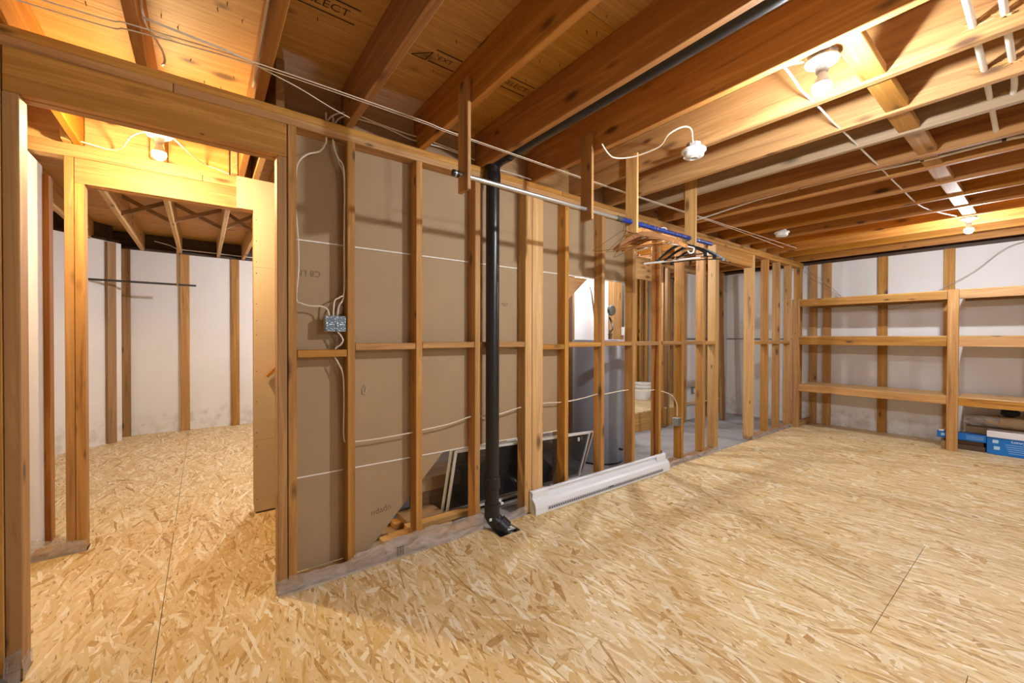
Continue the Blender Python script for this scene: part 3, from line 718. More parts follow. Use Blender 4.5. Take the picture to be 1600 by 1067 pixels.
def black_hanger(x, rz, label):
    t = thing('plastic_hanger', label, 'hanger', group='black plastic hangers')
    obj('hook', hook(G(), .0018, .07), steel, t, origin=(0, 0, 0))
    arc_arms(t, ab, .012, .022, .20, .105, apex=-.066)
    obj('trouser_bar', G().tube([(0, -.19, -.165), (0, 0, -.158), (0, .19, -.165)], .004, n=8), ab, t, origin=(0, 0, 0))
    for s in (-1, 1): obj('clip', G().box(-.012, .012, s * .19 - .014, s * .19 + .014, -.185, -.158, .003), ab, t, origin=(0, 0, 0))
    return hanger_at(t, x, rz)
wire_hanger(2.235, R(20.0), 'thin dark wire hanger next to the collar of the blue sleeve', ww=.20, dz=.10)
wire_hanger(2.265, R(-28.0), 'thin dark wire hanger turned across its neighbour near the sleeve collar', ww=.195, dz=.12)
wire_hanger(2.30, R(-5.0), 'thin dark wire hanger right before the third hanger board', ww=.20, dz=.085)
wooden_hanger(2.44, R(12.0), 'brown wooden hanger with a trouser bar behind a tagged one', True)
wooden_hanger(2.49, R(18.0), 'brown wooden hanger with a small white size tag', True, tagged=True)
wooden_hanger(2.565, R(32.0), 'honey wooden hanger without a bar, narrow and rounded', False, 'joist')
wooden_hanger(2.60, R(30.0), 'honey wooden hanger without a bar, just before the white hanger', False, 'joist')
# white plastic
t = thing('plastic_hanger', 'white plastic tubular hanger between wooden and black ones', 'hanger')
wp_ = M_plastic()
obj('hook', G().tube([(0, 0, -.085), (0, .002, -.055), (0, .018, -.03), (0, .026, 0), (0, .016, .018), (0, 0, .0235), (0, -.015, .018), (0, -.022, .006)], .0045, n=8), wp_, t, smooth=True, origin=(0, 0, 0))
g = G()
for s in (-1, 1): g.tube([(0, 0, -.085), (0, s * .03, -.082), (0, s * .045, -.105), (0, s * .055, -.100), (0, s * .19, -.135), (0, s * .205, -.150), (0, s * .198, -.172), (0, s * .178, -.176), (0, s * .165, -.160)], .0052, n=8)
obj('body', g, wp_, t, smooth=True, origin=(0, 0, 0))
hanger_at(t, 2.70, R(32))
wire_hanger(2.80, R(15.0), 'silver wire hanger with a white paper tube across the bottom', dark=False, tube=True, ww=.215, dz=.12)
wire_hanger(2.85, R(-10.0), 'silver wire hanger between the white and black plastic hangers', dark=False, ww=.19, dz=.10)
black_hanger(2.93, R(4.0), 'black plastic suit hanger next to the silver wire hangers')
black_hanger(3.04, R(14.0), 'black plastic suit hanger in the middle of three')
black_hanger(3.17, R(28.0), 'black plastic suit hanger beyond the last hanger board')

# ================================================================== smoke alarms
def alarm(label, loc, group):
    x, y, z = loc
    t = thing('smoke_alarm', label, 'smoke alarm', loc, group)
    obj('junction_box', G().lathe([(.042, .004), (.042, .040)], loc, n=8), galvanised(), t)
    obj('base_plate', G().lathe([(.064, .006), (.068, .002), (.068, -.006), (.060, -.008)], loc, n=28), wp_, t, smooth=True)
    bd = obj('body', G().lathe([(.058, -.007), (.058, -.012), (.054, -.013), (.054, -.016), (.057, -.017), (.055, -.034), (.046, -.040), (.030, -.041)], loc, n=28), wp_, t, smooth=True)
    obj('sounder_ring', G().lathe([(.026, -.040), (.026, -.046), (.022, -.047), (.020, -.043), (.012, -.042)], loc, n=24), plain('grey_plastic', (.62, .62, .62), .4), bd, smooth=True)
    return t
alarm('white round smoke alarm fed by a looped cream cable', (2.30, 1.285, 2.362), None)
alarm('white round smoke alarm hung further off, close to the low-voltage wires', (4.822, 1.725, 2.368), None)

# ================================================================== cables and wires
def cable(name, pts, r, label, mat=None, group=None, sub=5, n=6, smooth=True, cat='cable'):
    o = obj(name, G().tube(pts, r, n=n, sub=sub, smooth=smooth), mat or M_cable(), smooth=True); return tag(o, label, cat, group)
cable('cable', [(1.86, 1.60, 2.395), (1.93, 1.615, 2.366), (2.0, 1.615, 2.355), (2.08, 1.54, 2.358), (2.11, 1.39, 2.37), (2.08, 1.31, 2.40), (2.12, 1.25, 2.43), (2.2, 1.245, 2.44), (2.262, 1.27, 2.395)], .0042, 'cream cable looping under a joist to the nearer smoke alarm')
cable('cable', [(1.94, .735, 2.41), (1.99, .715, 2.43), (2.07, .712, 2.425), (2.18, .712, 2.405), (2.25, .711, 2.40), (2.45, .712, 2.405), (2.65, .713, 2.40), (2.85, .71, 2.40), (3.05, .71, 2.40), (3.3, .71, 2.40), (3.6, .712, 2.405), (4.2, .715, 2.405), (5.0, .70, 2.405), (5.58, .56, 2.40)], .0048, 'white cable threaded through joists between the two bare bulbs', M_whitecable())
cable('cable', [(1.925, .72, 2.392), (1.935, .67, 2.392), (1.96, .625, 2.390)], .0045, 'short white cable entering the steel box of a bulb', M_whitecable())
for y, lb, xe in ((.198, 'thick white conduit through splintered joist holes, ending at the clipped cable', 3.60), (.120, 'thick white conduit through splintered joist holes, running into the weathered joist', 3.10)):
    cable('conduit', [(1.64, y + .03, 2.575), (1.80, y + .015, 2.51), (1.92, y + .006, 2.468), (2.1, y, 2.452), (2.35, y, 2.450), (2.8, y, 2.447), (3.0, y + .003, 2.443), (xe, y + .012, 2.43)], .0115, lb, M_whitecable(), 'conduits through the joists', n=10, cat='conduit')
spl = wood('pale', 0)
for (x, y) in ((2.337, .198), (2.337, .12), (2.75, .198), (2.75, .12), (3.08, .21), (3.08, .12)):
    g = G()
    for k in range(9):
        a = random.uniform(0, 6.28); r0 = .012; l_ = random.uniform(.02, .05)
        g.tube([(x - .001, y + r0 * math.cos(a), 2.449 + r0 * math.sin(a)), (x - .006 - random.random() * .008, y + (r0 + l_ * .7) * math.cos(a) * 1.3, 2.449 + (r0 + l_ * .25) * math.sin(a))], [.0035, .001], n=4, smooth=False)
    o = obj('hole_splinters', g, spl, ceil)
cable('cable', [(3.80, 2.20, 2.392), (3.75, 1.95, 2.398), (3.66, 1.60, 2.40), (3.622, 1.30, 2.402), (3.62, .83, 2.402), (3.66, .65, 2.402), (3.68, .45, 2.402), (3.675, .20, 2.404), (3.70, .0, 2.404), (3.7, -.6, 2.404)], .0085, 'thick white cable clipped along a joist and running off over the partition', M_whitecable(), n=8)
for y, lb in ((.52, 0), (1.18, 0), (.185, 0)):
    obj('cable_clip', G().lathe([(.0115, -.008), (.0115, .008)], (3.668 if y < 1 else 3.622, y, 2.403), axis=1, n=10), ab, ceil)
# low-voltage wires stapled under the joists along the partition
thin = plain('pale_thin_wire', (.80, .70, .56), .4)
cable('wire', [(-1.6, 2.10, 2.380), (-.38, 2.03, 2.379), (-.2, 2.0, 2.380), (.2, 1.965, 2.378), (.9, 1.972, 2.380), (1.15, 1.985, 2.379), (2.45, 1.99, 2.379), (4.1, 1.96, 2.379), (5.85, 1.93, 2.379)], .0024, 'thin pale wire stapled under the joists, straight along the partition', thin, 'thin wires under the joists', cat='wire')
cable('wire', [(-1.6, 2.145, 2.380), (-.38, 2.075, 2.378), (-.2, 2.035, 2.379), (.2, 1.985, 2.378), (.9, 1.988, 2.379), (1.15, 2.0, 2.379), (2.45, 2.005, 2.379), (4.1, 1.985, 2.378), (5.7, 2.02, 2.379)], .0024, 'thin pale wire stapled under the joists, beside a straighter twin', thin, 'thin wires under the joists', cat='wire')
cable('wire', [(.19, 1.99, 2.379), (.35, 2.05, 2.379), (.5, 2.13, 2.38), (.60, 2.17, 2.38)], .0024, 'thin pale wire branching off to a joist over the framed door', thin, cat='wire')
cable('cable', [(-.17, 1.93, 2.45), (-.165, 1.955, 2.40), (-.14, 1.94, 2.384), (-.03, 1.945, 2.380), (.07, 1.955, 2.380), (.17, 1.975, 2.381)], .0042, 'cable arching below the joists beside the doorway', M_cable())
cable('cable', [(-.168, 1.962, 2.40), (-.155, 1.998, 2.383), (-.14, 2.06, 2.39), (-.125, 2.15, 2.40), (-.122, 2.22, 2.40), (-.135, 2.30, 2.42)], .0042, 'cable dropping along a joist over the doorway header', M_cable())
cable('cable', [(.192, -1.2, 2.52), (.192, 1.0, 2.50), (.190, 1.6, 2.47), (.188, 1.97, 2.43), (.19, 2.1, 2.42), (.19, 2.26, 2.43)], .0055, 'cable stapled to the side of a joist over the right door jamb', M_cable())
# wiring in the stud bays
cable('cable', [(.518, 2.31, 2.44), (.519, 2.31, 2.30), (.512, 2.31, 2.272), (.487, 2.305, 2.228), (.43, 2.302, 2.197), (.392, 2.31, 2.155), (.380, 2.33, 2.10), (.378, 2.34, 1.95), (.386, 2.31, 1.74), (.385, 2.30, 1.60), (.378, 2.32, 1.46), (.40, 2.31, 1.435), (.44, 2.305, 1.424), (.49, 2.30, 1.424), (.52, 2.30, 1.41), (.531, 2.30, 1.378)], .0042, 'cream cable from the top plate down the jamb stud into the steel box')
cable('cable', [(.552, 2.31, 2.43), (.553, 2.31, 2.29), (.575, 2.305, 2.22), (.606, 2.30, 2.145), (.609, 2.31, 1.80), (.609, 2.31, 1.52), (.585, 2.303, 1.478), (.557, 2.30, 1.455), (.550, 2.30, 1.378)], .0042, 'cream cable down the second stud into the middle of the steel box', group='cables down the second stud')
cable('cable', [(.560, 2.325, 2.43), (.562, 2.325, 2.29), (.585, 2.32, 2.20), (.611, 2.318, 2.12), (.612, 2.325, 1.80), (.612, 2.325, 1.53), (.603, 2.31, 1.47), (.58, 2.305, 1.43), (.572, 2.302, 1.378)], .0042, 'cream cable down the second stud into the right of the steel box', group='cables down the second stud')
cable('cable', [(.572, 2.30, 1.292), (.590, 2.298, 1.268), (.598, 2.298, 1.245), (.585, 2.30, 1.222), (.565, 2.31, 1.205), (.562, 2.315, 1.16), (.575, 2.31, 1.13), (.602, 2.31, 1.06), (.609, 2.318, .90), (.608, 2.322, .75), (.614, 2.325, .695)], .0042, 'cream cable from the steel box down through the nogging')
hz = [(.615, .692), (.67, .687), (.80, .685), (.988, .691), (1.063, .698), (1.25, .712), (1.41, .741), (1.52, .735), (1.651, .733), (1.821, .76), (2.042, .77), (2.231, .76), (2.315, .76), (2.50, .772), (2.671, .792), (2.753, .783), (3.077, .795), (3.317, .765), (3.481, .765), (3.60, .743), (3.78, .684), (3.86, .60), (3.872, .53), (3.872, .47)]
cable('cable', [(x, 2.325, z) for x, z in hz], .0042, 'cream cable running level through the stud holes past the drain pipe', sub=3)
cable('cable', [(.521, 2.315, 2.39), (.543, 2.31, 2.427), (.581, 2.305, 2.455), (.63, 2.305, 2.474), (.70, 2.31, 2.478), (.79, 2.31, 2.47), (.975, 2.32, 2.468), (1.10, 2.32, 2.47), (1.4, 2.325, 2.455)], .0042, 'cream cable arching over the top plate and along the blocking', group='cables along the blocking')
cable('cable', [(.559, 2.315, 2.39), (.581, 2.305, 2.426), (.62, 2.30, 2.449), (.70, 2.305, 2.458), (.80, 2.31, 2.462), (.90, 2.312, 2.452), (1.0, 2.315, 2.44), (1.2, 2.32, 2.452), (1.44, 2.325, 2.44)], .0042, 'cream cable arching lower over the top plate', group='cables along the blocking')
cable('cable', [(1.58, 2.30, 2.412), (1.75, 2.29, 2.408), (1.88, 2.285, 2.404), (1.895, 2.28, 2.391)], .0042, 'short cable end hooked over the top plate')
cable('cable', [(-.24, 3.02, 2.40), (-.32, 3.15, 2.395), (-.42, 3.44, 2.395), (-.62, 3.40, 2.40)], .0042, 'cable from the hall bulb along the far plate', M_cable())
cable('cable', [(-.14, 3.02, 2.40), (-.05, 3.30, 2.41), (.02, 3.465, 2.425), (.08, 3.47, 2.415), (.147, 3.46, 2.395)], .0042, 'cable from the hall bulb to the paired joists', M_cable())
cable('cable', [(-.50, 7.0, 2.50), (-.35, 7.02, 2.47), (-.262, 7.03, 2.435), (-.1, 7.03, 2.43), (.15, 7.03, 2.428), (.5, 7.03, 2.42), (.9, 7.03, 2.42)], .005, 'white cable strung along the far room sill', M_whitecable())
wirem = plain('grey_wire', (.42, .38, .33), .45)
cable('wire', [(7.27, 2.42, 2.44), (7.275, 2.34, 2.40), (7.278, 2.07, 2.121), (7.28, 1.90, 1.93), (7.28, 1.80, 1.815)], .0035, 'grey wire slanting down behind the top shelf from the corner', wirem, cat='wire')
cable('wire', [(7.275, 2.33, 2.32), (7.278, 2.296, 2.272), (7.28, 1.954, 1.95), (7.28, 1.661, 1.746), (7.28, 1.392, 1.66), (7.28, 1.143, 1.696), (7.28, .856, 1.876), (7.28, .594, 2.055), (7.28, .40, 2.25), (7.28, .262, 2.335), (7.28, .0, 2.37)], .0035, 'grey wire sagging across the white wall behind the top shelf', wirem, cat='wire')

# ================================================================== steel box in the first bay
bx0 = thing('electrical_box', 'double steel electrical box with stamped covers beside the second stud', 'electrical box', (.56, 2.30, 1.293))
obj('body', G().box(.508, .614, 2.292, 2.335, 1.293, 1.377, .002), galvanised(), bx0)
cvm, nt_, b_n = nt_new('stamped_cover_steel')
vo_ = N(nt_, 'ShaderNodeTexVoronoi', distance='MANHATTAN'); vo_.inputs['Scale'].default_value = 1; L(nt_, coords(nt_, (95, 10, 150), rnd=False), vo_.inputs['Vector'])
L(nt_, ramp(nt_, vo_.outputs['Distance'], [(.38, (.78, .88, .95)), (.52, (.10, .14, .18))]), b_n.inputs['Base Color']); b_n.inputs['Metallic'].default_value = .3; b_n.inputs['Roughness'].default_value = .4
for x in (.510, .5615):
    c_ = obj('cover', G().box(x, x + .0495, 2.288, 2.2915, 1.295, 1.375, .001), cvm, bx0)
    obj('screw', G().lathe([(.003, 0), (.003, .002)], (x + .025, 2.2855, 1.367), axis=1, n=8), galvanised(), c_)
o = obj('tape_roll_scrap', G().prism([(.572, 1.39), (.600, 1.39), (.613, 1.425), (.606, 1.44), (.585, 1.43)], 1, 2.345, 2.362), plain('torn_paper', (.55, .45, .33), .9)); tag(o, 'scrap of pale paper tucked behind the steel box', 'paper')
b2 = thing('electrical_box', 'single steel electrical box low on a stud beyond the heater', 'electrical box', (3.85, 2.33, .40))
obj('body', G().box(3.82, 3.877, 2.285, 2.345, .375, .455, .002), galvanised(), b2)
obj('cover', G().box(3.823, 3.874, 2.282, 2.2848, .378, .452), plain('dark_steel', (.16, .17, .18), .4, .5), b2)
b3 = thing('electrical_box', 'small outlet box on the white drywall of the second partition', 'electrical box', (6.33, 3.53, .38))
obj('body', G().box(6.30, 6.36, 3.50, 3.5395, .37, .47, .002), plain('blue_grey_box', (.20, .24, .28), .5), b3)
obj('plate', G().box(6.31, 6.35, 3.496, 3.4995, .385, .455), wp_, b3)

# ================================================================== white heater lying against the studs
hx0, hx1 = 1.872, 3.555
ht = thing('baseboard_heater', 'long white metal baseboard heater resting on the floor against the studs', 'heater', ((hx0 + hx1) / 2, 2.235, 0))
wm = M_white()
prof = [(2.272, .004), (2.208, .0), (2.203, .006), (2.203, .048), (2.2045, .056), (2.207, .066), (2.213, .080), (2.224, .094), (2.240, .104), (2.258, .111), (2.261, .120), (2.259, .138), (2.250, .143), (2.247, .150), (2.254, .156), (2.270, .157)]
obj('casing', G().prism(prof, 0, hx0 + .006, hx1 - .006), wm, ht)
for x0, x1 in ((hx0, hx0 + .0055), (hx1 - .0055, hx1)):
    pr_ = [(p[0] + (-.003 if p[0] < 2.25 else .002), p[1] + (.003 if p[1] > .1 else 0)) for p in prof]
    obj('end_cap', G().prism(pr_, 0, x0, x1), plain('cream_end_cap', (.62, .59, .55), .5), ht)
for x0, x1 in ((hx0 + .008, hx0 + .16), (hx1 - .16, hx1 - .008)):
    obj('end_cover', G().prism([(2.2445, .104), (2.2445, .150), (2.252, .1595), (2.270, .1595), (2.254, .1565), (2.2465, .150), (2.2465, .105)], 0, x0, x1), wm, ht)
gl = obj('louvre', G().box(hx0 + .12, hx1 - .12, 2.2005, 2.2028, .016, .046), plain('louvre_shade', (.50, .53, .58), .45), ht)
g = G(); nsl = 62
for k in range(nsl):
    x = hx0 + .135 + (hx1 - hx0 - .27) * k / (nsl - 1)
    g.box(x - .007, x + .007, 2.1992, 2.2004, .024, .037)
o = obj('slot_row', g, plain('slot_dark', (.07, .10, .14), .5), gl); o['kind'] = 'stuff'
obj('damper_tab', G().box(2.66, 2.72, 2.1975, 2.2003, .036, .044), plain('slot_dark', (.07, .10, .14), .5), ht)

# ================================================================== shelf unit
su = thing('shelf_unit', 'wooden shelf unit of three rails and posts along the white wall', 'shelf', (6.76, .7, 0))
XS = 6.742
for y in (2.187, .650, -.90, -2.4): lum('post', XS - .002, XS + .036, y, y + .089, 0, 1.822, 'stud', su)
for z0, z1 in ((1.713, 1.802), (1.178, 1.286), (.518, .604)):
    for a, b_ in ((2.186, .740), (.649, -.810), (-.901, -2.31)):
        lum('rail', XS, XS + .036, b_ + .001, a, z0, z1, 'stud', su)
        lum('back_rail', XR - .10, XR - .062, b_ + .001, a, z0, z1 - .002, 'old', su)
        obj('shelf_board', G().box(XS, XR - .062, b_ + .001, a, z1 + .0005, z1 + .013), wood('pale', 1), su)
for y in (2.19, .735, -.89):
    lum('skid', XS + .037, XR - .043, y + .01, y + .048, 0, .085, 'old', su)

# ------------------------------------------------------------------ boxes under the shelf
blue, ntb, bb = nt_new('blue_carton_print')
nb = N(ntb, 'ShaderNodeTexNoise'); nb.inputs['Scale'].default_value = 12; L(ntb, coords(ntb, (1, 1, 1)), nb.inputs['Vector'])
L(ntb, mix(ntb, nb.outputs[0], (.002, .135, .50), (.003, .20, .66)), bb.inputs['Base Color']); bb.inputs['Roughness'].default_value = .4
pale_ink = plain('pale_blue_ink', (.45, .66, .80), .5)
bA = thing('flooring_carton', 'large bright blue flooring carton printed with white lettering', 'box', (6.98, -.1, 0))
obj('carton', G().box(6.90, 7.06, -.75, .446, .003, .190, .003), blue, bA)
def on_x(x, y, z): return Matrix.Translation((x, y, z)) @ Matrix(((0, 0, -1, 0), (-1, 0, 0, 0), (0, 1, 0, 0), (0, 0, 0, 1)))
obj('lettering', text_mesh('Luxury V', .034, align='LEFT').xf(on_x(6.8995, .275, .160)), plain('white_ink', (.85, .87, .88), .5), bA)
for y, z in ((.405, .145), (.395, .075)):
    obj('printed_panel', G().box(6.8990, 6.8998, y - .042, y, z - .018, z + .018), pale_ink, bA)
g = G()
for r in range(5):
    for k in range(2): g.box(6.8990, 6.8998, .19 - k * .15 - .01 * r, .315 - k * .15 - .006 * r, .122 - r * .022, .1255 - r * .022)
obj('small_print', g, pale_ink, bA)
bB = thing('flooring_carton', 'flat blue carton reaching past the shelf post, on dark offcuts', 'box', (7.0, .64, .112))
obj('carton', G().box(6.905, 7.05, .450, .832, .112, .186, .003), blue, bB)
obj('printed_panel', G().box(6.9038, 6.9048, .768, .798, .135, .165), pale_ink, bB)
g = G()
for r in range(3): g.box(6.9038, 6.9048, .47, .60, .135 + r * .015, .138 + r * .015)
obj('small_print', g, pale_ink, bB)
obj('flap', G().box(6.905, 7.0, .775, .815, .1865, .205), wp_, bB)
o = lum('wood_offcut', 6.93, 7.02, .455, .735, .001, .055, 'dark'); tag(o, 'dark board offcut on the floor under the flat blue carton', 'board', 'dark offcuts')
o = lum('wood_offcut', 6.94, 7.05, .47, .735, .056, .1115, 'dark'); tag(o, 'dark board offcut directly below the flat blue carton, upper of two', 'board', 'dark offcuts')
o = obj('white_box', G().box(6.885, 7.06, -.75, .446, .1905, .258, .002), plain('white_carton', (.74, .73, .77), .6, var=.02)); tag(o, 'long thin white carton lying on the large blue carton', 'box')
bC = obj('storage_box', G().box(7.07, 7.25, -.75, .62, .001, .255, .004), plain('kraft_carton', (.36, .24, .13), .8)); tag(bC, 'brown carton behind the blue ones, holding the wrapped roll', 'box')
rl = thing('wrapped_roll', 'tan roll in clear plastic wrap lying behind the white carton', 'roll', (7.16, .0, .255))
obj('roll', G().lathe([(.064, -.75), (.068, -.6), (.068, .45), (.064, .47)], (7.16, 0, .326), axis=1, n=24), plain('tan_roll', (.55, .40, .24), .55, var=.15, scale=9), rl, smooth=True)
v = []; f = []
for i in range(9):
    for k in range(20):
        a = 2 * math.pi * k / 20; rr = .070 + .006 * math.sin(5 * a + i) + (.010 * i / 8) * math.sin(3 * a + 1)
        if i > 5: rr *= 1 - .10 * (i - 5)
        v.append((7.16 + rr * math.cos(a), .36 + .035 * i, max(.2565, .326 + rr * math.sin(a))))
for i in range(8):
    for k in range(20): f.append((i * 20 + k, i * 20 + (k + 1) % 20, i * 20 + 20 + (k + 1) % 20, i * 20 + 20 + k))
obj('plastic_wrap', G().add(v, f), film_mat(), rl, smooth=True)
def lump(c, r, seed, flat=1.0, n=14, m=8, amp=.18):
    rnd = random.Random(seed); v = []; f = []
    for i in range(m + 1):
        th = math.pi * i / m
        for k in range(n):
            a = 2 * math.pi * k / n; q = 1 + amp * (math.sin(3 * a + 2 * th + seed) * .6 + rnd.uniform(-.5, .5))
            v.append((c[0] + r[0] * q * math.sin(th) * math.cos(a), c[1] + r[1] * q * math.sin(th) * math.sin(a), max(c[2] - r[2], c[2] + r[2] * q * math.cos(th))))
    for i in range(m):
        for k in range(n): f.append((i * n + k, i * n + (k + 1) % n, (i + 1) * n + (k + 1) % n, (i + 1) * n + k))
    return G().add(v, f)
o = obj('fabric_bundle', lump((7.16, .30, .440), (.05, .07, .046), 3), plain('black_fabric', (.012, .011, .012), .8), smooth=True); tag(o, 'small black fabric bundle on top of the wrapped roll', 'cloth')

# ================================================================== far room rod and its hanger
fr = thing('hanging_rod', 'thin dark grey rod hung across the far room corner', 'rod', (-.55, 6.6, 1.917))
obj('rod', G().lathe([(.0125, -1.07), (.0125, -.068)], (0, 6.60, 1.918), axis=0, n=12), plain('dark_grey_steel', (.10, .10, .10), .4, .6), fr, smooth=True)
obj('strap', G().box(-.262, -.245, 6.585, 6.62, 1.90, JB + .10), wood('old', 2), fr)
hr_ = thing('stair_handrail', 'short end of a sloping wooden handrail on the drywall strip', 'handrail', (.40, 3.40, 1.0))
obj('rail', G().prism([(.355, .985), (.372, .975), (.56, 1.165), (.56, 1.205)], 1, 3.385, 3.42), wood('joist', 0), hr_)
obj('bracket', G().box(.42, .44, 3.42, 3.436, 1.03, 1.05), galvanised(), hr_)
o = obj('folded_tarp', lump((-.66, 2.10, .055), (.14, .15, .055), 5, n=18, m=8, amp=.05), plain('dark_grey_canvas', (.05, .042, .04), .85), smooth=True); tag(o, 'dark grey folded tarp on the floor by the left door jamb', 'tarp')

# ================================================================== under the stair
def screen(label, x0, x1, yt, yb, zt, zb, group, sk=0.0):
    t = thing('window_screen', label, 'window screen', ((x0 + x1) / 2, yb, zb), group)
    def P(u, w_): return Vector((x0 + (x1 - x0) * u + sk * w_, yb + (yt - yb) * w_, zb + (zt[0] * (1 - u) + zt[1] * u - zb) * w_))
    fm = plain('white_aluminium', (.70, .70, .68), .4, .1)
    for a, b_, n_ in ((P(0, 0), P(0, 1), 'frame_side'), (P(1, 0), P(1, 1), 'frame_side'), (P(0, 1), P(1, 1), 'frame_top'), (P(0, 0), P(1, 0), 'frame_bottom')):
        obj(n_, G().tube([a, b_], .0105, n=4, smooth=False), fm, t)
    mp = P(.9, .93)
    obj('pull_tab', G().box(mp.x - .008, mp.x + .008, mp.y - .012, mp.y - .002, mp.z - .03, mp.z), fm, t)
    obj('mesh', G().add([P(0, 0), P(1, 0), P(1, 1), P(0, 1)], [(0, 1, 2, 3)]), mesh_mat(), t)
screen('white framed window screen leaning on the studs behind the drain pipe', 1.352, 2.66, 2.415, 2.545, (.497, .448), .03, 'window screens under the stair')
screen('white framed window screen leaning behind another screen', 1.335, 2.74, 2.445, 2.585, (.508, .44), .03, 'window screens under the stair')
brd = [(.80, 1.58, 2.42, 2.455, CZ, 'old'), (.88, 1.62, 2.46, 2.50, CZ, 'old'), (.84, 1.31, 2.605, 2.70, CZ, 'old'),
       (.86, 1.33, 2.425, 2.495, CZ + .038, 'pale'), (.95, 1.32, 2.51, 2.595, CZ, 'pale'), (1.0, 1.32, 2.605, 2.69, CZ + .038, 'stud'), (1.02, 1.56, 2.43, 2.495, CZ + .076, 'pale'), (1.05, 1.31, 2.51, 2.69, CZ + .076, 'old')]
bl = ['at the front of the pile, lowest', 'in the middle of the pile, lowest', 'at the back of the pile, lowest', 'short and pale, on the front of the pile', 'in the middle of the pile, second up', 'at the back of the pile, second up', 'topmost in the middle of the pile', 'topmost at the back of the pile']
for (x0, x1, y0, y1, z, k), lb in zip(brd, bl):
    o = lum('lumber_board', x0, x1, y0, y1, z + .0005, z + .0375, k); tag(o, 'lumber board under the stair ' + lb, 'board', 'lumber pile under the stair')
o = obj('wood_block', G().box(1.24, 1.50, 2.72, 2.93, CZ, .17, .004), wood('old', 0)); tag(o, 'brown timber block behind the lumber pile', 'block')
cb = thing('cardboard_box', 'flat tan cardboard box on the timber block under the stair', 'box', (1.36, 2.83, .171))
obj('box', G().box(1.20, 1.54, 2.68, 2.98, .171, .262, .004), plain('tan_cardboard', (.40, .27, .15), .85, var=.08, scale=8), cb)
obj('flap', G().box(1.20, 1.54, 2.681, 2.829, .2625, .266), plain('tan_cardboard', (.40, .27, .15), .85), cb); obj('flap', G().box(1.20, 1.54, 2.831, 2.979, .2625, .266), plain('tan_cardboard', (.40, .27, .15), .85), cb)
v = []; f = []; nu, nv_ = 34, 22; rnd = random.Random(4)
for i in range(nu + 1):
    for j in range(nv_ + 1):
        u, w_ = i / nu, j / nv_; x = 1.60 + 1.05 * u; y = 2.62 + .72 * w_
        ed = min(u, 1 - u, w_, 1 - w_) * 5; ed = min(1, ed)
        hh = .30 * ed * (.65 + .35 * math.sin(7 * u + 3 * w_)) + .03 * math.sin(31 * u + 17 * w_) * ed + rnd.uniform(-.012, .012) * ed
        v.append((x, y, CZ + .004 + max(0, hh)))
for i in range(nu):
    for j in range(nv_):
        a = i * (nv_ + 1) + j; f.append((a, a + nv_ + 1, a + nv_ + 2, a + 1))
o = obj('plastic_sheeting', G().add(v, f), plain('black_polythene', (.012, .012, .013), .22), smooth=True); tag(o, 'heap of black plastic sheeting behind the window screens', 'plastic sheet')

# ================================================================== utility space behind the studs
tx, ty = 3.43, 2.98
wt = thing('water_tank', 'grey cylindrical water tank standing behind the open studs', 'tank', (tx, ty, CZ))
gt = plain('grey_tank_enamel', (.25, .27, .33), .35, var=.04, scale=3)
obj('jacket', G().lathe([(.272, .02), (.278, .03), (.278, 1.235), (.272, 1.245)], (tx, ty, CZ), n=40), gt, wt, smooth=True)
obj('lid', G().lathe([(.284, 1.232), (.286, 1.237), (.286, 1.272), (.276, 1.285), (.05, 1.292)], (tx, ty, CZ), n=40), plain('pale_tank_rim', (.36, .40, .48), .35, var=.03), wt, smooth=True)
obj('foot_ring', G().lathe([(.26, .0), (.26, .022)], (tx, ty, CZ), n=40), ab, wt)
for dx, dy, lb in ((-.02, .02, 0), (.16, -.02, 1)):
    fz = obj('fitting', G().lathe([(.018, 1.285), (.018, 1.33), (.024, 1.335), (.024, 1.35), (.014, 1.355), (.014, 1.39)], (tx + dx, ty + dy, CZ), n=14), plain('brass_dark', (.14, .10, .05), .4, .7), wt, smooth=True)
obj('supply_hose', G().tube([(tx - .02, ty + .02, 1.34), (tx - .04, ty + .03, 1.50), (tx - .05, ty + .05, 1.68), (tx - .02, ty + .1, 1.80), (tx + .03, ty + .16, 1.83)], .009, n=8), plain('grey_hose', (.30, .30, .26), .4), wt, smooth=True)
obj('return_hose', G().tube([(tx + .16, ty - .02, 1.34), (tx + .22, ty, 1.36), (tx + .28, ty + .05, 1.42), (tx + .29, ty + .1, 1.50)], .010, n=8), ab, wt, smooth=True)
obj('gauge', G().lathe([(.055, 0), (.06, .01), (.06, .03), (.05, .035)], (tx + .30, ty + .06, 1.58), axis=1, n=20), plain('gauge_grey', (.12, .12, .11), .4), wt, smooth=True)
obj('drain_valve', G().lathe([(.012, 0), (.012, .05)], (tx, ty - .32, .12), axis=1, n=10), plain('brass_dark', (.14, .10, .05), .4, .7), wt)
bu = thing('bucket', 'white plastic bucket on the raised platform', 'bucket', (5.90, 4.18, .237))
obj('pail', G().lathe([(.125, .0), (.130, .005), (.150, .25), (.152, .26), (.145, .26), (.128, .02)], (5.90, 4.18, .237), n=28), wp_, bu, smooth=True)
obj('rim', G().lathe([(.151, .205), (.158, .208), (.158, .222), (.151, .225)], (5.90, 4.18, .237), n=28, cap=False), wp_, bu, smooth=True)
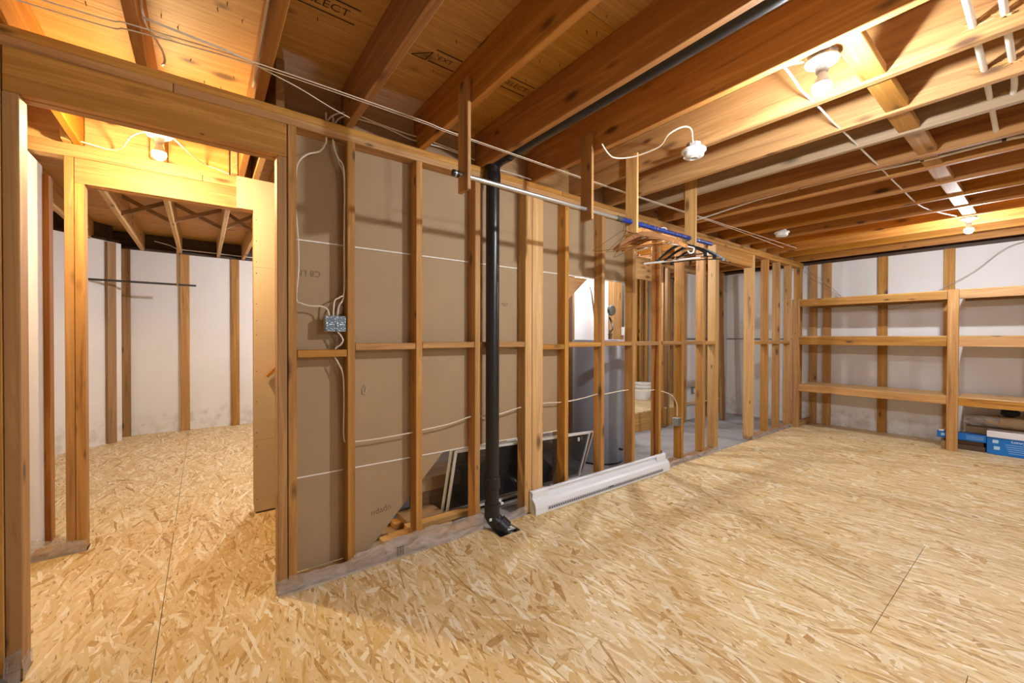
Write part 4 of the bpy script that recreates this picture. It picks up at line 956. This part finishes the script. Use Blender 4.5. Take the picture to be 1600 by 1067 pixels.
obj('lid', G().lathe([(.158, .262), (.160, .266), (.160, .278), (.15, .282)], (5.90, 4.18, .237), n=28), wp_, bu, smooth=True)
vp = thing('vent_pipe', 'slim white pipe with a black neck rising behind the studs', 'pipe', (4.90, 3.30, CZ))
obj('white_pipe', G().lathe([(.022, 0), (.022, 1.45)], (4.90, 3.30, CZ), n=16), wp_, vp, smooth=True)
obj('black_neck', G().lathe([(.018, 1.45), (.018, 1.52), (.008, 1.54), (.008, 2.42)], (4.90, 3.30, CZ), n=14), ab, vp, smooth=True)
sb_ = thing('switch_box', 'small white switch box below a dark conduit on a stud', 'electrical box', (4.435, 3.43, 1.30))
obj('box', G().box(4.405, 4.475, 3.41, 3.449, 1.30, 1.41, .003), wp_, sb_)
obj('conduit', G().lathe([(.014, 1.411), (.014, 2.30)], (4.42, 3.43, 0), n=10), plain('dark_grey_steel', (.10, .10, .10), .4, .6), sb_, smooth=True)
lb_ = obj('leaning_board', G().box(-.045, .045, -.012, .012, 0, 2.36, .003), wood('old', 2)); lb_.location = (6.62, 3.22, CZ + 1.19); lb_.rotation_euler = (R(-2.2), 0, R(-30)); tag(lb_, 'tall brown board leaning in the corner beyond the white drywall', 'board')
rr_ = obj('wall_rail', G().box(XR - .03, XR - .002, 2.42, 3.46, 1.252, 1.264), plain('dark_grey_steel', (.10, .10, .10), .4, .6)); tag(rr_, 'thin dark rail level across the white wall beyond the studs', 'rail')
# red paint run down one stud
g = G()
zz = .06; pts = []
while zz < 2.28:
    pts.append((3.4800, 2.318 + .009 * math.sin(zz * 3.1) + random.uniform(-.003, .003), zz)); zz += .11
gg = []
for p in pts: gg.append(p)
v = []; f = []
for i, p in enumerate(gg):
    wv = .007 + .005 * math.sin(i * 1.7) ** 2; v += [(p[0], p[1] - wv, p[2]), (p[0], p[1] + wv, p[2])]
for i in range(len(gg) - 1): f.append((2 * i, 2 * i + 1, 2 * i + 3, 2 * i + 2))
obj('red_stain', G().add(v, f), plain('red_stain', (.26, .045, .012), .6, var=.3), wf)
